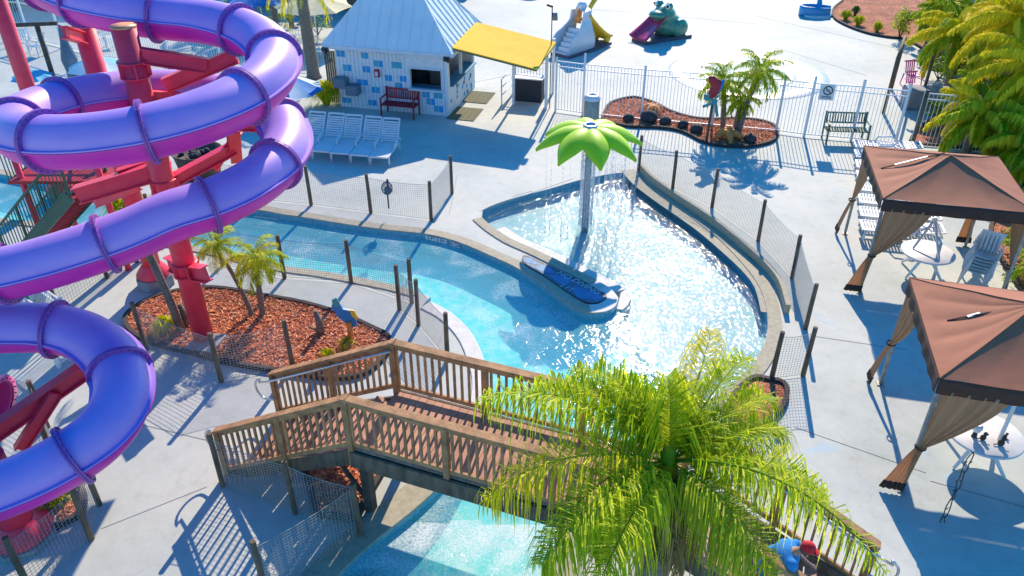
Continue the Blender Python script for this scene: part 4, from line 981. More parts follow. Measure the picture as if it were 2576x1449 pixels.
def cf(u_, v_):
    v_ = v_*2-1; z = 1.42*(1-u_)**1.35+.2+.03*u_; return P(.05+1.75*u_, v_*.44, z+.26*v_*v_-.02)
mb = MB(); mb.grid(cf, 18, 10); mb.build('chute', 'play_yellow', pl, solid=.07)
mb = MB(); mb.ball(P(1.55, .3, .3), (.2, .14, .16), 12, 0, R2); mb.ball(P(1.55, -.3, .3), (.2, .14, .16), 12, 0, R2); mb.build('chute_end', 'play_yellow', pl)
mb = MB(); mb.tube(smoothline([P(.12, -.05, 1.7), P(.4, -.1, 2.1), P(.75, -.15, 2.55), P(.9, -.15, 2.62)], 3), [.08, .09, .1, .1, .1, .11, .12, .1, .11, .1], 10); mb.build('beak', 'play_yellow', pl)
for i in range(6): mb = MB(); mb.box(P(-1.32+i*.17, 0, .1+i*.2), (.17, .62, .2), R2); mb.build('step', 'base_dark' if i % 1 else 'play_grey', pl)
mb = MB(); mb.prism([tuple(P(x, y, 0).xy) for x, y in ((-1.5, -.5), (.4, -.55), (1.8, -.42), (1.8, .42), (.4, .55), (-1.5, .5))], 0, .1); mb.build('base', 'base_dark', pl, bevel=.03)
wc = G(2052, 38); wh = thing('whale_seat', 'small bright blue whale shaped seat by the planting bed', 'play seat', wc)
mb = MB()
def ws(u_, v_):
    a = radians(20+u_*300); r = .62+.1*cos(a*2); return wc+V((r*cos(a)*1.15, r*sin(a)*.8, v_*(.38+.1*sin(a*.5))))
mb.grid(ws, 24, 3); mb.build('rim', 'play_blue', wh, solid=.1)
mb = MB(); mb.tube(smoothline([wc+V((.15, .2, .1)), wc+V((.2, .35, .55)), wc+V((.12, .45, .95))], 3), [.16, .16, .15, .13, .11, .09, .07], 10); mb.box(wc+V((.1, .45, .98)), (.5, .08, .2), RX(.4)); mb.build('tail', 'play_blue', wh, bevel=.03)
mb = MB(); mb.lathe(wc, [(.75, 0), (.78, .08), (0, .1)], 24); mb.build('base', 'play_grey', wh)
mb = MB(); mb.lathe(G(1335, -8), [(0, .35), (.5, .32), (.6, .2), (.62, 0)], 24); tag(mb.build('play_seat', 'play_blue'), 'blue rounded play seat at the top edge beyond the kiosk', 'play seat')
# red parrot on its post, blue parrot board in the mulch
rp = G(1776, 360); pt = thing('parrot_post', 'red and blue parrot figure on a brown post in the kidney planter', 'parrot figure', rp)
mb = MB(); mb.tube([rp, rp+V((.05, .05, 1.45))], .045, 10); mb.build('post', 'wood_post', pt)
c = rp+V((.05, .02, 1.75)); Mr = RY(.35)
blob('body', [(c+V((0, 0, .05)), (.16, .14, .34), Mr), (c+V((-.14, -.02, .36)), (.14, .12, .13)), (c+V((-.03, 0, .25)), (.14, .12, .16))], 'parrot_red', pt, .025, 2)
mb = MB(); mb.ball(c+V((.15, .02, .1)), (.07, .12, .28), 12, 0, Mr); mb.build('wing', 'parrot_blue', pt)
mb = MB(); mb.ball(c+V((-.27, -.03, .35)), (.07, .05, .07), 10); mb.build('beak', 'parrot_yellow', pt)
mb = MB(); mb.box(c+V((.12, 0, -.55)), (.09, .03, .62), RY(-.25)); mb.build('tail', 'parrot_teal', pt)
mb = MB()
for i, (a, z) in enumerate(((.3, -.28), (-.3, -.42), (.15, -.16))): mb.box(c+V((-.1, -.04, z)), (.5, .03, .09), RY(a) @ RZ(.2))
mb.build('arrow_boards', 'parrot_teal', pt)
bp_ = G(885, 862); bt = thing('parrot_board', 'bright blue and yellow parrot cutout leaning on an orange stake', 'parrot figure', bp_)
mb = MB(); mb.tube([bp_, bp_+V((0, -.02, .55))], .06, 8); mb.build('stake', 'orange_clay', bt)
def cut(pts, m, thick, z0, nm):
    # pts in px traced on an upright board standing at the stake
    o_ = V((0, 0, CAM_H)); vs = []
    for a, b in pts:
        rx, ru = a-1288, -(b-724.5); d = V((rx, FPX*cos(TILT)+ru*sin(TILT), -FPX*sin(TILT)+ru*cos(TILT))); k = (bp_.y+z0)/d.y; vs.append(o_+d*k)
    n = len(vs); tri = tessellate_polygon([[V((p.x, p.z, 0)) for p in vs]]); mb = MB()
    mb.add(vs+[p+V((0, thick, 0)) for p in vs], [tuple(t_) for t_ in tri]+[tuple(x+n for x in t_) for t_ in tri]+[(i, (i+1) % n, n+(i+1) % n, n+i) for i in range(n)]); mb.build(nm, m, bt, merge=True)
cut([(833, 772), (838, 760), (850, 762), (862, 778), (880, 782), (895, 800), (898, 822), (880, 822), (868, 812), (850, 798), (842, 785)], 'parrot_blue', .05, .0, 'body')
cut([(878, 780), (890, 782), (900, 798), (897, 806), (885, 795)], 'parrot_yellow', .03, -.035, 'breast')
cut([(834, 756), (845, 750), (855, 764), (850, 774), (838, 772)], 'parrot_teal', .03, -.035, 'crest')
# ================================================================ GAZEBOS
def curtain(t, top_a, top_b, tie, foot, m='tan_curtain', wf=.3):
    # hangs from a..b on the frame, gathered at tie, flares to the foot
    n = 44; rows = 22
    d = (top_b-top_a); side = d.normalized(); back = V((-side.y, side.x, 0))
    def f(u_, v_):
        w_ = v_; t1 = .56
        fold = sin(w_*2*pi*4.5+.8*sin(w_*9))
        if u_ < t1:
            k = u_/t1; e = k**1.5
            p = (top_a+d*w_)*(1-e)+(tie+side*(w_-.5)*.11)*e; am = .034*(1-e)+.016*e
        else:
            k = (u_-t1)/(1-t1); e = k**.8
            p = tie*(1-e)+foot*e+side*(w_-.5)*(.11*(1-e)+wf*e); am = .016-.004*e
        p = p.copy(); p.z = top_a.z*(1-u_)+foot.z*u_; return p+back*fold*am
    mb = MB(); mb.grid(f, rows, n); o = mb.build('curtain', m, t, solid=.008)
    mb = MB(); mb.grid(lambda a, b: f(.93+.07*a, b)+V((0, -.006, 0))+(f(.95, b)-f(.95, .5))*.04, 2, n); mb.build('hem', 'dark_hem', o, solid=.03)
    mb = MB(); q = f(.56, .5); mb.lathe(q, [(.085, -.02), (.095, 0), (.085, .02)], 12); mb.build('tie_band', 'dark_hem', o)
    return o
def gazebo(lab, FL, rot, W=3.02, H_=2.42, pk_=3.02, curt=(1, 1, 1, 1)):
    ex, ey = V((cos(rot), sin(rot), 0)), V((-sin(rot), cos(rot), 0)); t = thing('gazebo', lab, 'gazebo', FL, 'brown canopy gazebos')
    q = lambda a, b, z: V((FL.x, FL.y, 0))+ex*a+ey*b+V((0, 0, z))
    cor = [(0, 0), (W, 0), (W, W), (0, W)]
    ap = (W/2, W/2)
    for e in range(4):
        a, b = cor[e], cor[(e+1) % 4]
        def rf_(u_, v_, a=a, b=b):
            ex_, ey_ = a[0]+(b[0]-a[0])*v_, a[1]+(b[1]-a[1])*v_; x, y = ex_+(ap[0]-ex_)*u_, ey_+(ap[1]-ey_)*u_
            hip = abs(v_-.5)*2; sag = .055*(1-hip**2)*sin(pi*u_)**.8+.02*sin(pi*u_)
            wr = (.030 if e == 3 else .007)*(abs(sin(v_*13+noise.noise(V((x*.7, y*.7, e)))*1.6))-.5)*(1-hip**4)*(1-u_)**.6*min(1, u_*6)+.014*noise.noise(V((x*1.8, y*1.3, e)))
            return q(x, y, H_+(pk_-H_)*u_-sag+wr)
        mb = MB(); mb.grid(rf_, 22, 40); r_ = mb.build('roof_panel', 'brown_canvas', t)
        mb = MB(); mb.tube([rf_(i/10, 0)+V((0, 0, .003)) for i in range(11)], .009, 6); mb.build('seam', 'brown_canvas', r_)
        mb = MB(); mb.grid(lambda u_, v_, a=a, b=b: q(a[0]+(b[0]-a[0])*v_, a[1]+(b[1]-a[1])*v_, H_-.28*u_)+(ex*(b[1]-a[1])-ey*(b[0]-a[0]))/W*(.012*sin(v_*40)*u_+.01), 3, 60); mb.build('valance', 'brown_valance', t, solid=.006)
        mb = MB(); ia, ib = .06, W-.06
        p, r = [(ia, ia), (ib, ia), (ib, ib), (ia, ib)][e], [(ib, ia), (ib, ib), (ia, ib), (ia, ia)][e]
        mb.beam(q(*p, H_-.08), q(*r, H_-.08), .04, .05); mb.build('rail', 'grey_pole', t)
        mb = MB(); mb.box(q(*p, (H_-.1)/2), (.06, .06, H_-.1), RZ(rot)); mb.box(q(*p, .01), (.14, .14, .02), RZ(rot)); mb.build('leg', 'grey_pole', t)
    # a torn vent slit in the left panel, white liner showing
    return t, q
g1_, q1 = gazebo('farther brown canopy gazebo with tied tan curtains', V((7.97, 15.41, 0)), radians(-13.2), pk_=2.95)
g2_, q2 = gazebo('nearer brown canopy gazebo with tied tan curtains', V((6.43, 9.33, 0)), radians(-14.8), W=2.98, pk_=3.05)
for q, t in ((q1, g1_), (q2, g2_)):
    z = 2.2; W = 3.0
    curtain(t, q(.1, .02, z), q(1.05, .02, z), q(.1, .03, 1.02), q(-.12, .0, .06), wf=.36)       # front left corner, front side
    curtain(t, q(.02, W-1.1, z), q(.02, W-.12, z), q(.02, W-.12, 1.0), q(-.18, W-.08, .08), wf=.34)  # back left corner
    curtain(t, q(W-1.1, W-.02, z), q(W-.1, W-.02, z), q(W-.15, W-.02, 1.0), q(W-.1, W, .08), wf=.34)
    curtain(t, q(W-.02, .2, z), q(W-.02, 1.1, z), q(W-.02, .15, 1.0), q(W+.02, .1, .08), wf=.34)
# white liner strips showing through the slits in the left roof panels
for q, t, y0, x0, x1, in ((q1, g1_, 1.62, .45, 1.1), (q2, g2_, 1.55, .62, .80)):
    zz = lambda x, k=t: 2.42+(.56)*(x/1.5)-.03
    mb = MB(); mb.beam(q(x0, y0, zz(x0)), q(x1, y0+.05, zz(x1)), .045, .022); mb.build('vent_liner', 'white_plastic', t)
    mb = MB(); mb.beam(q(x0-.28, y0-.03, zz(x0-.28)), q(x1+.33, y0+.06, zz(x1+.33)), .022, .02); mb.build('vent_slit', 'dark_hem', t)
# tables under the gazebos
def table(lab, c, r):
    t = thing('patio_table', lab, 'table', c, 'round white patio tables')
    mb = MB(); mb.lathe(c, [(0, .60), (r-.02, .60), (r, .585), (r, .565), (r-.03, .56), (0, .56)], 40); mb.build('table_top', 'white_plastic', t)
    for k in range(4):
        a = .5+k*pi/2; d = V((cos(a), sin(a), 0)); mb = MB()
        mb.tube([c+d*.08+V((0, 0, .55)), c+d*.2+V((0, 0, .38)), c+d*.56+V((0, 0, .02))], [.04, .04, .028], 8); mb.build('leg', 'white_plastic', t)
    return t
tc1 = G(2335, 632, .60); tc1.z = 0; tc2 = G(2478, 1088, .60); tc2.z = 0
table('round white patio table with an A-shaped frame under the farther gazebo', tc1, .6)
table('round white patio table with small ornaments under the nearer gazebo', tc2, .62)
af = thing('folding_frame', 'white A-shaped folded frame standing on the far table', 'frame', tc1+V((0, 0, .60)))
tp = G(2352, 552, 1.2)
for i, px in enumerate(((2297, 625), (2362, 652), (2370, 600))):
    b_ = G(*px, .61); mb = MB(); mb.beam(b_, tp, .045, .045); mb.build('leg', 'white_plastic', af)
mb = MB(); mb.ball(tp, (.07, .07, .05), 10); mb.build('joint', 'white_plastic', af)
cuo = G(2450, 1098, .60); ct = thing('goblet', 'white goblet with a dark stem on the near table', 'goblet', cuo)
mb = MB(); mb.lathe(cuo, [(.0, .1), (.06, .13), (.085, .2), (.07, .26), (.06, .26), (0, .24)], 16); mb.build('bowl', 'white_plastic', ct); mb = MB(); mb.lathe(cuo, [(.05, 0), (.04, .03), (.035, .1), (0, .1)], 12); mb.build('stem', 'dark_metal', ct)
def figurine(px, s_, lab):
    c = G(*px, .60); mb = MB(); mb.ball(c+V((0, 0, .05*s_)), (.05*s_, .045*s_, .06*s_), 10); mb.ball(c+V((.02*s_, 0, .13*s_)), .035*s_, 10); mb.tube([c+V((-.03*s_, 0, .03)), c+V((-.1*s_, 0, .02))], .01, 6); mb.tube([c+V((.03*s_, 0, .08*s_)), c+V((.09*s_, .02, .1*s_))], .01, 6)
    tag(mb.build('figurine', 'stone_dark'), lab, 'figurine', 'dark figurines on the near table')
figurine((2471, 1106), 1, 'small dark figurine beside the goblet'); figurine((2516, 1120), 1.15, 'largest dark figurine at the front edge of the near table'); figurine((2528, 1100), .6, 'tiny dark figurine near the right rim of the table')
mb = MB(); a = G(2497, 1020, 2.2); b_ = G(2513, 1108, .60); mb.beam(Z(b_, .60), Z(b_, 2.3), .045, .045); tag(mb.build('table_pole', 'white_plastic'), 'white pole standing up through the near table', 'pole')
# stacked chairs
cs_ = G(2442, 712); st0 = None
names = ['bottom', 'second', 'third', 'fourth', 'fifth', 'top']
for i in range(6):
    if st0 is None:
        t = thing('stacking_chair', 'pale blue-grey plastic chair, bottom one of the stack', 'chair', (0, 0, 0), 'stacked plastic chairs beside the gazebo'); st0 = t; m = 'white_plastic'
        mb = MB(); mb.grid(lambda u_, v_: V(((v_-.5)*.46, (u_-.5)*.44, .42-.03*sin(pi*v_))), 6, 8); mb.build('seat', m, t, solid=.012)
        mb = MB()
        for k in range(5): mb.box(((k-2)*.085, .25+.05, .66), (.05, .012, .42), RX(-.25))
        mb.box((0, .355, .86), (.5, .03, .06), RX(-.25)); mb.build('backrest', m, t)
        for s_ in (-1, 1):
            mb = MB(); mb.tube([(s_*.25, .3, .64), (s_*.28, 0, .65), (s_*.28, -.2, .63), (s_*.26, -.22, .42)], .018, 8); mb.build('armrest', m, t)
            for y in (-.22, .24): mb = MB(); mb.tube([(s_*.23, y, .42), (s_*.26, y*1.2, 0)], [.03, .02], 8); mb.build('leg', m, t)
    else:
        t = copy_tree(st0); t['label'] = 'pale blue-grey plastic chair, %s in the stack' % (names[i]+(' one' if i == 5 else ' from below'))
    t.location = cs_+V((0, -.035*i, .085*i)); t.rotation_euler = (-.03*i, 0, radians(-35))
ch2 = copy_tree(st0); ch2['label'] = 'white plastic armchair behind the far patio table'; ch2['group'] = 'single plastic chairs'; ch2.location = G(2300, 600); ch2.rotation_euler = (0, 0, radians(20))
# hanging twig string
gl_ = G(2372, 1330); mb = MB(); random.seed(4)
for k in range(2):
    pts = [V((gl_.x+k*.05+random.uniform(-.02, .02), gl_.y+.1, .02+i*.1)) for i in range(16)]; mb.tube(pts, .009, 5)
    for p in pts[1::2]: mb.tube([p, p+V((random.uniform(-.06, .06), 0, .05))], .008, 4)
tag(mb.build('twig_garland', 'wood_dark'), 'thin dark twig garland hanging by the near gazebo curtain', 'garland')
# ================================================================ PERSON on the stairs
def person(loc, rot):
    t = thing('person', 'person in a blue shirt and red cap leaning forward on the bridge stairs', 'person', loc)
    R3 = RZ(rot)*.84; q = lambda x, y, z: loc+R3 @ V((x, y, z))
    J = [(q(0, 0, .86), .15), (q(.12, 0, 1.08), .155), (q(.26, 0, 1.26), .17), (q(.36, 0, 1.36), .07), (q(.42, 0, 1.42), .085), (q(.47, 0, 1.46), .10),
         (q(.24, .19, 1.27), .06), (q(.38, .24, 1.05), .045), (q(.55, .2, .98), .035), (q(.24, -.19, 1.27), .06), (q(.38, -.24, 1.05), .045), (q(.55, -.2, .98), .035),
         (q(.0, .1, .8), .1), (q(.1, .11, .42), .07), (q(.02, .11, .06), .05), (q(.14, .11, .04), .04), (q(0, -.1, .8), .1), (q(-.02, -.11, .42), .07), (q(-.14, -.11, .06), .05), (q(-.02, -.11, .04), .04)]
    E_ = [(0, 1), (1, 2), (2, 3), (3, 4), (4, 5), (2, 6), (6, 7), (7, 8), (2, 9), (9, 10), (10, 11), (0, 12), (12, 13), (13, 14), (14, 15), (0, 16), (16, 17), (17, 18), (18, 19)]
    for hx in (8, 11):   # palm and five fingers
        b0, r0 = J[hx]; sg = 1 if hx == 8 else -1
        J.append((b0+R3 @ V((.05, 0, -.02)), .032)); pal = len(J)-1; E_.append((hx, pal))
        for f_, l_ in ((-.03, .055), (-.01, .07), (.01, .065), (.028, .05)):
            J.append((J[pal][0]+R3 @ V((.05, f_, -.01)), .009)); E_.append((pal, len(J)-1)); J.append((J[-1][0]+R3 @ V((l_*.6, 0, -.03)), .008)); E_.append((len(J)-2, len(J)-1))
        J.append((J[pal][0]+R3 @ V((.02, -sg*.045, -.01)), .010)); E_.append((pal, len(J)-1))
    me = bpy.data.meshes.new('body'); me.from_pydata([j[0]-loc for j in J], E_, []); me.materials.append(MATS['skin'])
    o = bpy.data.objects.new('body', me); col.objects.link(o); o.parent = t
    md = o.modifiers.new('skin', 'SKIN'); sv = me.skin_vertices[0].data
    for i, j in enumerate(J): sv[i].radius = (j[1]*(.66 if j[1] > .03 else 1),)*2
    sv[0].use_root = True; md.use_smooth_shade = True; o.modifiers.new('sub', 'SUBSURF').levels = 1; o.modifiers['sub'].render_levels = 2
    blob('shirt', [(q(0, 0, .84), (.21, .25, .17), R3), (q(.1, 0, 1.02), (.22, .26, .2), R3), (q(.22, 0, 1.2), (.22, .28, .19), R3 @ RY(.6)), (q(.3, .2, 1.2), (.13, .10, .17), R3 @ RY(.5)), (q(.3, -.2, 1.2), (.13, .10, .17), R3 @ RY(.5))], 'shirt_blue', t, .022, 4)
    blob('shorts', [(q(0, 0, .78), (.17, .2, .12), R3), (q(.04, .1, .6), (.12, .11, .2), R3), (q(-.01, -.1, .6), (.12, .11, .2), R3)], 'shorts_dark', t, .022, 3)
    hc = q(.49, 0, 1.5)
    mb = MB(); mb.ball(hc+V((0, 0, .015)), (.112, .10, .105), 16, 0, R3); mb.build('cap', 'cap_red', t)
    mb = MB(); mb.ball(hc+R3 @ V((.12, 0, -.02)), (.08, .07, .014), 14, 0, R3 @ RY(.3)); mb.build('cap_brim', 'cap_red', t)
    mb = MB(); mb.ball(hc+R3 @ V((.095, 0, -.085)), (.02, .012, .02), 8); 
    for s_ in (-1, 1): mb.ball(hc+R3 @ V((.01, s_*.1, -.06)), (.02, .012, .03), 8, 0, R3)
    mb.build('nose_and_ears', 'skin', t)
    mb = MB(); mb.ball(hc+V((0, 0, -.03))+R3 @ V((-.02, 0, 0)), (.102, .098, .09), 14, 0, R3); mb.build('hair', 'wood_dark', t)
person(V((3.36, 6.85, .60)), radians(-28))
# ================================================================ PALMS AND PLANTS
def frond(mb, base, az, el, L_, droop, nl, ll, lw, mi=0, twist=0, hang=.5, wind=0, rmi=None, seg=2, planes=1, lf=(-.15, .45), jit=0):
    n = 14; pts = []; p = V(base); ds = L_/n; a = az
    for i in range(n+1):
        s_ = i/n; e = el-droop*s_**1.35; d = V((cos(a)*cos(e), sin(a)*cos(e), sin(e))); pts.append((V(p), d)); p = p+d*ds; a += twist/n
    r0 = .016*L_/2
    mb.tube([q_[0] for q_ in pts], [r0*(1-.8*i/n) for i in range(n+1)], 5, mi if rmi is None else rmi, False)
    for k in range(nl):
        s_ = .12+.88*(k+.5)/nl; f_ = s_*n; i = min(n-1, int(f_)); fr_ = f_-i; q_ = pts[i][0].lerp(pts[i+1][0], fr_); d = pts[i][1].lerp(pts[i+1][1], fr_).normalized()
        sd = d.cross(V((0, 0, 1)));
        if sd.length < .05: sd = V((1, 0, 0))
        sd.normalize(); up = sd.cross(d); l = ll*(.35+.65*sin(pi*min(1, s_*.88+.10)))*random.uniform(.85, 1.12)
        for sg in (1, -1):
            for pl_ in range(planes):
                lift = random.uniform(*lf)+(pl_-.5*(planes-1))*.35; lj = l*random.uniform(1-jit, 1+jit)
                d1 = (sd*sg*.9+d*random.uniform(.45, .75)+up*lift).normalized(); d2 = (d1*(1-hang)+V((0, 0, -1))*hang+V((wind, 0, 0))).normalized(); d3 = (d2*.35+V((0, 0, -1))*(.35+hang*.8)).normalized()
                wv = d1.cross(V((0, 0, 1)));
                if wv.length < .05: wv = d
                wv = wv.normalized()*lw*.5; m0 = q_+d1*lj*.30; m1 = m0+d2*lj*.36; m2 = m1+d3*lj*.34
                if seg == 2: mb.add([q_-wv*.5, q_+wv*.5, m0+wv, m0-wv, m1+wv*.8, m1-wv*.8, m2], [(0, 1, 2, 3), (3, 2, 4, 5), (5, 4, 6)], mi)
                else: mb.add([q_-wv*.6, q_+wv*.6, m0+wv, m0-wv, m1+d3*lj*.2], [(0, 1, 2, 3), (3, 2, 4)], mi)
def palm(name, lab, cat, base, h, lean, tr, nf, L_, nl, ll, lw, mats=('leaf_lime', 'leaf_gold', 'leaf_mid'), seed=1, group=None, droop=(1.1, 1.9), el=(1.25, -.35), hang=.5, seg=1, planes=1, trunk='trunk_grey', wind=0, azs=None, shaft=True):
    random.seed(seed); t = thing(name, lab, cat, base, group)
    top = base+V((lean[0], lean[1], h)); ctrl = smoothline([base, base+V((lean[0]*.25, lean[1]*.25, h*.4)), base+V((lean[0]*.6, lean[1]*.6, h*.75)), top], 6)
    n = len(ctrl); mb = MB(); mb.tube(ctrl, [tr*(1.25-.35*i/n+(.35 if i == 0 else 0)+.06*(i % 2)) for i in range(n)], 12); mb.build('trunk', trunk, t)
    if shaft: mb = MB(); mb.tube([top-V((0, 0, .05)), top+V((0, 0, .25*L_/2))], [tr*1.05, tr*.5], 10); mb.build('crown_shaft', mats[-1], t)
    mb = MB(); ga = random.uniform(0, 6)
    for i in range(nf):
        k = i/max(1, nf-1); a = ga+i*2.399 if azs is None else azs[i % len(azs)]+random.uniform(-.15, .15); e = el[0]+(el[1]-el[0])*k**.9+random.uniform(-.1, .1)
        frond(mb, top+V((0, 0, .1*L_/2)), a, e, L_*random.uniform(.85, 1.08), random.uniform(*droop)*(1-.25*k), nl, ll, lw, random.choice((0, 0, 1, 2)) if len(mats) > 2 else 0, random.uniform(-.5, .5), hang, wind, 2 if len(mats) > 2 else 0, seg, planes)
    mb.build('crown', list(mats), t); return t
# the big palm in front of the bridge
PB = V((1.76, 6.55, 0))
random.seed(21); t = thing('palm_tree', 'large lime green palm in front of the bridge, nearest the viewer', 'palm tree', PB)
TP = PB+V((.03, .05, 3.2)); ctrl = smoothline([PB, PB+V((.0, .0, 1.2)), PB+V((.02, .03, 2.3)), TP], 8); n = len(ctrl)
mb = MB(); mb.tube(ctrl, [.175*(1.15-.25*i/n+(.3 if i == 0 else 0)+.05*(i % 2)) for i in range(n)], 16); mb.build('trunk', 'trunk_grey', t)
mb = MB(); mb.tube([TP-V((0, 0, .05)), TP+V((0, 0, .45))], [.15, .06], 12); mb.build('crown_shaft', 'leaf_mid', t)
mb = MB()
for az, el, L_, dr, mi in [(163, .72, 2.55, 1.25, 0), (146, .85, 2.0, 1.4, 0), (125, .95, 1.8, 1.5, 0), (103, .8, 1.5, 1.6, 0), (82, .8, 1.4, 1.5, 0), (59, .42, 2.5, .7, 1), (46, .65, 2.2, 1.2, 0), (27, .6, 2.0, 1.4, 0), (6, .5, 1.9, 1.5, 0), (-12, .42, 2.0, 1.35, 0), (-35, .55, 2.8, 1.15, 0), (-56, .3, 1.9, 1.5, 2), (-122, .3, 2.1, 1.4, 0), (-140, .35, 2.2, 1.35, 0), (-168, .45, 2.45, 1.35, 1), (-158, .35, 2.2, 1.5, 0), (112, .3, 1.5, 1.6, 2), (34, .1, 1.6, 1.4, 2), (-44, -.2, 1.4, 1.0, 2), (-150, -.2, 1.5, 1.0, 2), (85, 1.35, 1.1, .5, 0), (-62, -.9, 1.3, .5, 3), (-105, -.9, 1.3, .6, 3)]:
    frond(mb, TP+V((0, 0, .22)), radians(az+random.uniform(-3, 3)), el, L_*.94, dr, 36 if az == -35 else 64, (.6 if az == -35 else .80), .0165, mi, random.uniform(-.5, .5), .72, .05, 2, 2, 2, (-.8, 1.0), .45)
mb.build('crown', ['leaf_lime', 'leaf_gold', 'leaf_mid', 'leaf_dry'], t)
sp = 'small palms in the mulch beds'
palm('palm_tree', 'small slim palm, left one of the pair in the mulch by the river', 'palm tree', G(636, 797), 1.6, (-.62, .3), .042, 17, .66, 30, .26, .018, ('leaf_lime', 'leaf_lime', 'leaf_mid'), 31, sp, (1.1, 1.8), (1.3, -.5), .3)
palm('palm_tree', 'small palm, right one of the pair in the mulch by the river', 'palm tree', G(662, 797), 1.38, (.06, .1), .055, 22, .74, 32, .30, .02, ('leaf_lime', 'leaf_lime', 'leaf_gold'), 32, sp, (1.2, 1.9), (1.3, -.7), .4)
palm('palm_tree', 'thin pale twin trunked palm beside the red slide column', 'palm tree', G(458, 835), 2.1, (-.5, .3), .07, 7, .6, 16, .22, .012, ('leaf_mid', 'leaf_lime', 'leaf_mid'), 33, None, (1.4, 2.0), (1.2, -.6), .5)
mb = MB(); b0 = G(462, 838); mb.tube([b0, b0+V((-.1, .05, .9)), b0+V((-.32, .2, 1.9))], [.075, .05, .035], 10); tag(mb.build('bare_trunk', 'trunk_grey'), 'bare pale trunk leaning beside the thin palm at the slide column', 'trunk')
for px, h, lab in (((808, 842), .62, 'dark pointed tree stump in the middle of the red mulch'), ((472, 822), .6, 'short grey stump between the thin palm and the red column')):
    b0 = G(*px); mb = MB(); mb.tube([b0, b0+V((0, 0, h*.5)), b0+V((-.05, 0, h))], [.10, .075, .045], 10); mb.tube([b0+V((0, 0, .1)), b0+V((-.2, -.05, .22))], [.05, .02], 7); tag(mb.build('tree_stump', 'trunk_grey'), lab, 'tree stump')
kpg = 'palms in the kidney planter'
palm('palm_tree', 'palm on the left in the kidney planter, beside the parrot', 'palm tree', G(1817, 332), 1.7, (-.2, .05), .07, 24, 1.0, 30, .34, .032, ('leaf_lime', 'leaf_mid', 'leaf_mid'), 41, kpg, (1.2, 1.9), (1.35, -.8), .5)
palm('palm_tree', 'shorter middle palm in the kidney planter', 'palm tree', G(1848, 340), 1.15, (.05, .05), .08, 20, .75, 26, .28, .032, ('leaf_mid', 'leaf_lime', 'leaf_mid'), 42, kpg, (1.2, 1.9), (1.35, -.9), .5)
palm('palm_tree', 'tallest palm leaning right in the kidney planter', 'palm tree', G(1855, 345), 2.15, (.45, .1), .07, 26, 1.05, 32, .36, .032, ('leaf_lime', 'leaf_gold', 'leaf_mid'), 43, kpg, (1.2, 1.9), (1.35, -.8), .5)
rg = 'dense palms at the right edge'
rp_ = [((2375, 250), 2.3, 1.9, 'leaf_lime', 'bushy green palm left in the cluster behind the splash pad'), ((2480, 330), 3.5, 2.3, 'leaf_gold', 'golden yellow palm at the top of the right hand cluster'), ((2520, 395), 2.7, 2.2, 'leaf_gold', 'golden drooping palm just behind the farther gazebo'),
       ((2410, 160), 1.6, 1.6, 'leaf_mid', 'dull green palm at the back of the right hand cluster'), ((2570, 450), 1.0, 1.6, 'leaf_lime', 'low green palm against the farther gazebo roof'), ((2440, 350), 1.1, 1.5, 'leaf_lime', 'low lime palm between the fence and the gazebo'), ((2560, 250), 2.6, 2.0, 'leaf_gold', 'yellow palm beside the blue building'),
       ((2500, 120), 2.2, 1.7, 'leaf_lime', 'palm in the top right bed near the blue building'),
       ((2425, 395), 1.3, 1.6, 'leaf_lime', 'bright green palm filling the corner behind the gazebo peak'), ((2530, 300), 3.2, 2.3, 'leaf_gold', 'tall golden palm leaning over the blue building wall'), ((2470, 235), 2.6, 2.0, 'leaf_gold', 'golden palm in the centre of the right hand cluster'), ((2330, 120), 1.5, 1.3, 'leaf_lime', 'yellow green palm beside the dark round bush')]
for i, (px, h, L_, mm, lab) in enumerate(rp_):
    palm('palm_tree', lab, 'palm tree', G(*px), h, (random.uniform(-.3, .3), 0), .11, 26, L_, 56, .55, .042, (mm, 'leaf_lime' if mm == 'leaf_mid' else 'leaf_gold', 'leaf_gold' if mm == 'leaf_gold' else 'leaf_mid'), 60+i, rg, (1.2, 1.8), (1.3, -.6), .65, 1, 2)
palm('palm_tree', 'yellow green palm fronds pushing in at the right edge below the farther gazebo', 'palm tree', G(2700, 600), 1.3, (-.1, 0), .1, 20, 1.7, 48, .5, .034, ('leaf_gold', 'leaf_lime', 'leaf_mid'), 75, rg, (1.1, 1.7), (1.2, -.4), .45)
palm('palm_tree', 'low lime palm at the right edge beside the stacked chairs', 'palm tree', G(2640, 730), .7, (-.1, 0), .09, 20, 1.3, 44, .42, .032, ('leaf_lime', 'leaf_gold', 'leaf_mid'), 76, rg, (1.1, 1.7), (1.1, -.3), .45)
bg_ = 'palms along the back fence'
palm('palm_tree', 'tall palm with a thick grey trunk left of the kiosk', 'palm tree', G(790, 196), 3.6, (-.1, .1), .2, 14, 2.0, 34, .5, .03, ('leaf_gold', 'leaf_mid', 'leaf_dark'), 81, bg_, (1.3, 2.0), (.9, -.7), .6)
for i, (px, h, lab) in enumerate((((700, 95), 2.4, 'golden palm at the top edge in front of the blue parasol'), ((600, 80), 2.2, 'golden palm at the top edge above the slide'), ((735, 70), 2.6, 'palm with hanging fronds left of the cream parasol'), ((545, 70), 2.4, 'palm behind the top of the slide tube'), ((-10, 60), 2.0, 'bushy palm in the top left corner'))):
    palm('palm_tree', lab, 'palm tree', G(*px), h, (0, 0), .1, 12, 1.5, 28, .45, .03, ('leaf_gold', 'leaf_mid', 'leaf_gold'), 90+i, bg_, (1.3, 2.0), (.9, -.8), .6)
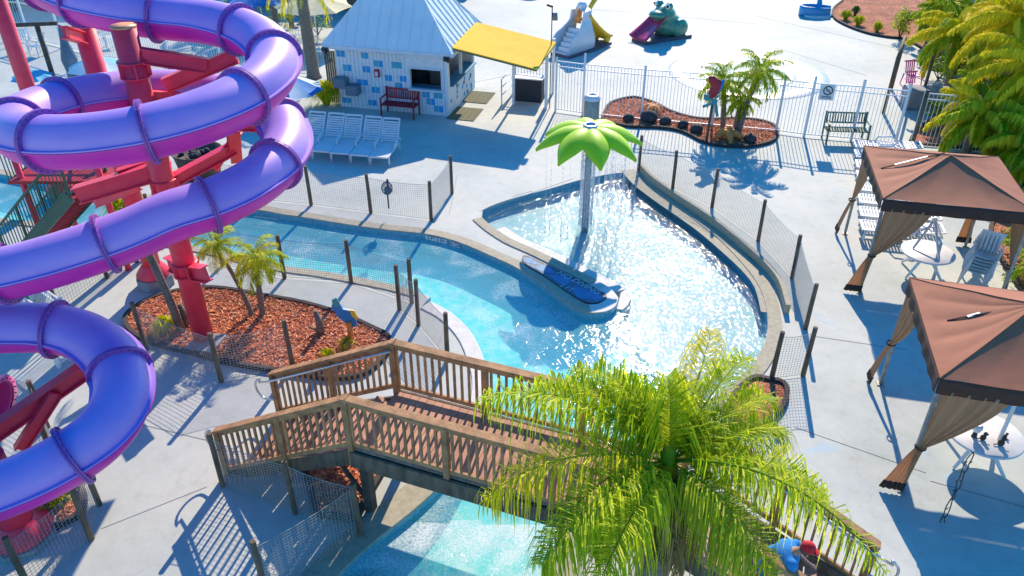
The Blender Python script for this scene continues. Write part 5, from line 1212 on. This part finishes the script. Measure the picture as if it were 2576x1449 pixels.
def grass_tuft(lab, px, r, h, mats, n=260, seed=1, name='ornamental_grass', wd=.014, cat='grass clump', group=None):
    random.seed(seed); c = G(*px); mb = MB()
    for i in range(n):
        a = random.uniform(0, 2*pi); rr = random.uniform(0, .16)*r; sp_ = random.uniform(.25, 1.05); b0 = c+V((cos(a)*rr, sin(a)*rr, .02)); d = V((cos(a), sin(a), 0)); hh = h*random.uniform(.7, 1.1)
        wv = V((-sin(a), cos(a), 0))*wd/2; m_ = b0+d*r*sp_*.45+V((0, 0, hh*(1-.25*sp_))); e = b0+d*r*sp_+V((0, 0, hh*(1-.75*sp_)))
        mb.add([b0-wv, b0+wv, m_+wv, m_-wv, e], [(0, 1, 2, 3), (3, 2, 4)], random.randrange(len(mats)))
    return tag(mb.build(name, list(mats)), lab, cat, group)
grass_tuft('golden ornamental grass clump at the left corner of the kiosk', (822, 262), .78, .85, ('leaf_gold', 'leaf_gold', 'leaf_lime'), 900, 3, wd=.022)
grass_tuft('spiky yellow green plant behind the purple tube', (330, 560), .75, .9, ('leaf_lime', 'leaf_gold', 'leaf_mid'), 420, 4, 'spiky_plant', .03, 'plant')
grass_tuft('small yellow green plant by the thin palm trunk', (418, 838), .42, .4, ('leaf_lime', 'leaf_gold'), 160, 5, 'leafy_plant', .025, 'plant')
grass_tuft('small dry plant at the foot of the parrot board', (872, 880), .28, .3, ('leaf_dry', 'leaf_gold'), 90, 6, 'leafy_plant', .02, 'plant')
grass_tuft('low yellow plant beside the bridge railing', (825, 905), .25, .25, ('leaf_gold', 'leaf_lime'), 90, 7, 'leafy_plant', .02, 'plant')
bgp = 'small plants in the top right bed'
for i, (px, r, lab) in enumerate((((2126, 52), .42, 'small light plant, left in the top right bed'), ((2158, 66), .45, 'bright yellow plant in the top right bed'), ((2205, 82), .35, 'small plant near the edging of the top right bed'), ((2150, 40), .3, 'dark little plant behind the yellow one'))):
    grass_tuft(lab, px, r, .5, ('leaf_gold', 'leaf_lime') if i < 3 else ('leaf_dark',), 200, 10+i, 'leafy_plant', .035, 'plant', bgp)
def bush(lab, c, r, mats, n=900, seed=2, name='bush', ls=.09, cat='bush', group=None, stems=True):
    random.seed(seed); t = thing(name, lab, cat, c, group); mb = MB(); cl_ = [(V((random.uniform(-.6, .6)*r[0], random.uniform(-.6, .6)*r[1], random.uniform(.3, 1)*r[2])), random.uniform(.3, .55)) for _ in range(9)]
    for i in range(n):
        q0, k = random.choice(cl_); d = V((random.gauss(0, 1), random.gauss(0, 1), random.gauss(0, 1))).normalized()
        p = c+q0+V((d.x*r[0]*k, d.y*r[1]*k, abs(d.z)*r[2]*k))*random.uniform(.6, 1); a = V((random.gauss(0, 1), random.gauss(0, 1), random.gauss(0, .6))).normalized(); b_ = a.cross(d)
        if b_.length < .1: continue
        b_ = b_.normalized()*ls*.35; a = a*ls*random.uniform(.7, 1.4); mb.add([p-b_, p+a*.5-b_*.2, p+a, p+b_+a*.3], [(0, 1, 2, 3)], random.randrange(len(mats)))
    mb.build('foliage', list(mats), t)
    if stems:
        mb = MB()
        for k in range(4): a = k*1.6; mb.tube([c, c+V((cos(a)*r[0]*.4, sin(a)*r[1]*.4, r[2]*.7))], [.025, .01], 5)
        mb.build('stems', 'trunk_dark', t)
bush('rounded dark green bush at the edge of the top right bed', G(2262, 98), (.55, .5, 1.0), ('leaf_dark', 'leaf_mid', 'leaf_lime'), 1600, 5)
bush('orange leaved bush beside the dark green bush at the right', G(2330, 130), (.5, .5, .8), ('leaf_dry', 'leaf_gold'), 700, 6)
hg = 'clipped shrubs behind the back fence'
for i in range(9):
    x = 40+i*95; bush('leafy shrub behind the white back fence, number %d from the left' % (i+1) if 0 else ['shrub in the far top left corner', 'shrub behind the fence above the grey parasol', 'shrub behind the slide column top', 'shrub hidden behind the top tube', 'shrub behind the fence left of the palms', 'shrub under the golden palms', 'yellow shrub at the fence behind the big flange', 'shrub under the blue parasol edge', 'shrub between the thick palm and the kiosk'][i], G(x, 30 if i < 2 else (88 if i > 5 else 60), 0), (.9, .6, .8), ('leaf_mid', 'leaf_gold') if i % 2 else ('leaf_dark', 'leaf_mid'), 500, 20+i, group=hg)
bush('dark shrub in the soil below the lower tube at the bottom left', G(140, 1270), (.5, .4, .35), ('leaf_dark', 'leaf_mid', 'leaf_gold'), 700, 41, ls=.06)
bush('flowering plant with pale leaves in the shade under the tube at the left', G(75, 800), (.5, .4, .5), ('leaf_mid', 'leaf_dry'), 500, 42, ls=.07)
undg = 'undergrowth below the right hand palms'
for i, (px, lab) in enumerate((((2380, 330), 'dark undergrowth at the corner of the right hand bed'), ((2450, 300), 'undergrowth below the golden palms'), ((2540, 340), 'undergrowth beside the blue building'), ((2360, 200), 'undergrowth behind the timber frame'), ((2430, 220), 'undergrowth in the middle of the palm cluster'), ((2620, 560), 'dark undergrowth behind the farther gazebo'), ((2600, 660), 'dark undergrowth beside the stacked chairs'))):
    bush(lab, G(*px), (1.1, .9, .8), ('leaf_dark', 'leaf_mid', 'leaf_dark'), 1300, 50+i, ls=.13, group=undg)
# ================================================================ BACKGROUND THINGS
def parasol(lab, c, h, r, m1, m2=None, n=8, drop=.45, group='parasols beyond the fence', tiltv=0):
    t = thing('parasol', lab, 'parasol', c, group); mb = MB(); mb.tube([c, c+V((0, 0, h))], .025, 8); mb.build('pole', 'white_metal', t)
    M = RX(tiltv); mb = MB(); top = V((0, 0, 0)); o_ = c+V((0, 0, h))
    for k in range(n):
        a0, a1 = 2*pi*k/n, 2*pi*(k+1)/n; p0, p1 = V((r*cos(a0), r*sin(a0), -drop)), V((r*cos(a1), r*sin(a1), -drop)); mid = (p0+p1)/2*.97
        def f(u_, v_, p0=p0, p1=p1):
            e = p0.lerp(p1, v_); q_ = e*u_; q_.z = -drop*u_**1.25; q_ = q_*(1-.05*sin(pi*v_)*u_); q_.z += -.03*sin(pi*v_)*u_; return o_+M @ q_
        mb.grid(f, 5, 5, k % 2 if m2 else 0, False)
    mb.build('canopy', [m1]+([m2] if m2 else []), t)
    mb = MB(); mb.lathe(c, [(.25, 0), (.25, .06), (.04, .09)], 16); mb.build('base', 'grey_concrete', t)
    return t
parasol('blue and pale striped parasol right of the slide flange', G(733, 292), 1.5, 1.25, 'canvas_pale', 'canvas_blue', 10, .55, None)
parasol('cyan parasol between the two red columns', G(268, 262), 1.75, 1.0, 'canvas_cyan', 'canvas_pale', 8, .4)
parasol('small cyan parasol left of the red column', G(110, 285), 1.6, .7, 'canvas_cyan', None, 8, .3)
parasol('deep blue parasol at the top edge behind the slide', G(668, 92), 2.1, 1.5, 'canvas_blue')
parasol('second deep blue parasol left of the trunk', G(740, 70), 1.9, 1.2, 'canvas_blue')
parasol('light blue parasol just above the top tube', G(590, 70), 1.9, 1.1, 'canvas_cyan')
parasol('large cream parasol behind the kiosk', G(800, 112), 2.1, 1.75, 'canvas_cream')
gpz = thing('closed_parasol', 'closed grey-blue parasol between the two red columns', 'parasol', G(200, 250)); c = G(205, 250)
mb = MB(); mb.lathe(c, [(.12, .5), (.26, .55), (.22, 1.1), (.28, 1.5), (.14, 2.1), (.05, 2.7), (0, 2.72)], 12); mb.build('canopy', 'canvas_grey', gpz); mb = MB(); mb.tube([c, Z(c, .55)], .03, 8); mb.build('pole', 'grey_pole', gpz)
wp = G(158, 270); wpt = thing('timber_post', 'weathered timber post with a short crossbar by the back fence', 'post', wp)
mb = MB(); mb.tube([wp, Z(wp, 2.95)], .085, 10); mb.build('upright', 'wood_dark', wpt)
mb = MB(); mb.tube([Z(wp, 2.95)+V((-.75, -.15, 0)), Z(wp, 2.95)+V((.65, .12, .0))], .07, 10); mb.build('crossbar', 'wood_dark', wpt); mb = MB(); mb.tube([Z(wp, .8), Z(wp, .3)+V((-.75, -.1, 0))], .07, 8); mb.build('brace', 'wood_dark', wpt)
pb_ = G(508, 440); pbt = thing('round_planter', 'dark round planter filled with stones behind the slide', 'planter', pb_)
mb = MB(); mb.lathe(pb_, [(.55, 0), (.68, .7), (.74, .8), (.7, .8), (.62, .65), (0, .62)], 26); mb.build('pot', 'wood_dark', pbt)
mb = MB(); random.seed(9)
for i in range(26): a = random.uniform(0, 6.3); r = random.uniform(0, .5); mb.ball(pb_+V((r*cos(a), r*sin(a), .68)), random.uniform(.05, .12), 8)
mb.build('stones', 'stone_dark', pbt)
mb = MB(); c = G(438, 180); mb.lathe(c, [(.22, 0), (.26, .8), (.2, .86), (0, .88)], 18); tag(mb.build('barrel', 'canvas_grey'), 'dark grey barrel by the back fence above the slide arms', 'barrel')
ws_ = thing('slat_screen', 'brown vertical slat screen at the left side of the kiosk', 'screen', G(830, 225))
a, b = kp(-.55, .3), kp(-.05, .3)
for i in range(7): p = a+(b-a)*(i/6); mb = MB(); mb.box(Z(p, .95), (.05, .05, 1.9), MG); mb.build('slat', 'wood_slat', ws_)
# seats and tables in the shade behind the back fence
grp = 'plastic chairs behind the back fence'
for i, (px, rz, lab) in enumerate((((60, 130), .3, 'white chair at the far left inside the back fence'), ((100, 138), -.4, 'second white chair inside the back fence'), ((245, 120), 1.2, 'white chair behind the fence right of the red column'), ((715, 160), .5, 'white chair behind the fence by the big flange'), ((800, 150), 2.2, 'white chair behind the fence beside the thick trunk'), ((285, 118), 2.1, 'white chair behind the column cap'))):
    c_ = copy_tree(st0); c_['label'] = lab; c_['group'] = grp; c_.location = G(*px); c_.rotation_euler = (0, 0, rz)
# far right: swing frame and red chairs
sw = thing('swing_set', 'brown timber swing frame behind the white fence', 'swing frame', G(2246, 290))
for a, b, h in (((2222, 285), (2262, 165), 0), ((2290, 380), (2335, 200), 0)):
    for px in (a, b): p = G(*px) if px[1] > 210 else G(px[0]-20, px[1]+60); mb = MB(); mb.tube([p, Z(p, 2.0)], .06, 8); mb.build('post', 'wood_post', sw)
p, r = G(2222, 285), G(2290, 380); mb = MB(); mb.tube([Z(p, 2.0), Z(G(2242, 225), 2.0)], .05, 8); mb.build('beam', 'wood_post', sw)
grp = 'red plastic chairs by the swing frame'
for i, (px, lab) in enumerate((((2290, 215), 'pinkish red chair behind the swing frame, farther one'), ((2292, 245), 'pinkish red chair behind the swing frame, nearer one'))):
    c_ = copy_tree(st0); c_['label'] = lab; c_['group'] = grp; c_.location = G(*px); c_.rotation_euler = (0, 0, .2)
    for ch in c_.children:
        ch.data = ch.data.copy(); ch.data.materials.clear(); ch.data.materials.append(MATS['pink_tube'])
mb = MB(); c = G(2330, 270); mb.box(Z(c, .35), (1.7, .7, .7), RZ(-.1)); tag(mb.build('storage_box', 'grey_concrete', bevel=.03), 'grey storage chest under the right hand palms', 'chest')
# blue building at the top right
bb = thing('blue_building', 'blue painted building behind the right hand palms', 'building', G(2560, 270)); c0_ = G(2556, 262)
kb = lambda a, b_, z: c0_+RZ(GR) @ V((a, b_, z))
def bbx(mb, a0, a1, b0, b1, z0, z1): return mb.box(kb((a0+a1)/2, (b0+b1)/2, (z0+z1)/2), (a1-a0, b1-b0, z1-z0), RZ(GR))
mb = MB(); bbx(mb, 0, 7, 0, 14, 0, 2.9); mb.build('wall', 'building_blue', bb)
mb = MB(); bbx(mb, -.4, 7.4, -.4, 14.4, 2.9, 3.05); mb.build('roof', 'building_pale', bb)
for i in range(4): mb = MB(); bbx(mb, -.03, .02, 1.2+i*3.2, 2.5+i*3.2, 1.0, 2.1); w_ = mb.build('window', 'window_blue', bb); mb = MB(); bbx(mb, -.045, -.031, 1.15+i*3.2, 2.55+i*3.2, .94, 1.0); mb.build('sill', 'trim_white', w_)
# low brown building beyond the kiosk
b2 = thing('brown_shed', 'low brown timber shed at the top edge behind the kiosk', 'shed', G(900, 20)); c0_ = G(820, 24)
mb = MB(); bbx(mb, 0, 4.2, 0, 2.2, 0, 1.9); mb.build('wall', 'wood_slat', b2); mb = MB(); bbx(mb, -.2, 4.4, -.2, 2.4, 1.9, 2.0); mb.build('roof', 'wood_dark', b2)
mb = MB(); c = G(1150, 0); mb.box(Z(c, .5)+V((.1, 1.2, 0)), (1.4, .5, 1.0), MG); tag(mb.build('planter_box', 'bin_beige', bevel=.02), 'beige box standing beyond the kiosk roof', 'box')
mb = MB(); mb.box(V((-17, 46, 1.1)), (22, 6, 2.2)); tag(mb.build('boundary_wall', 'wood_slat'), 'brown boundary wall at the far top left behind the shrubs', 'wall')
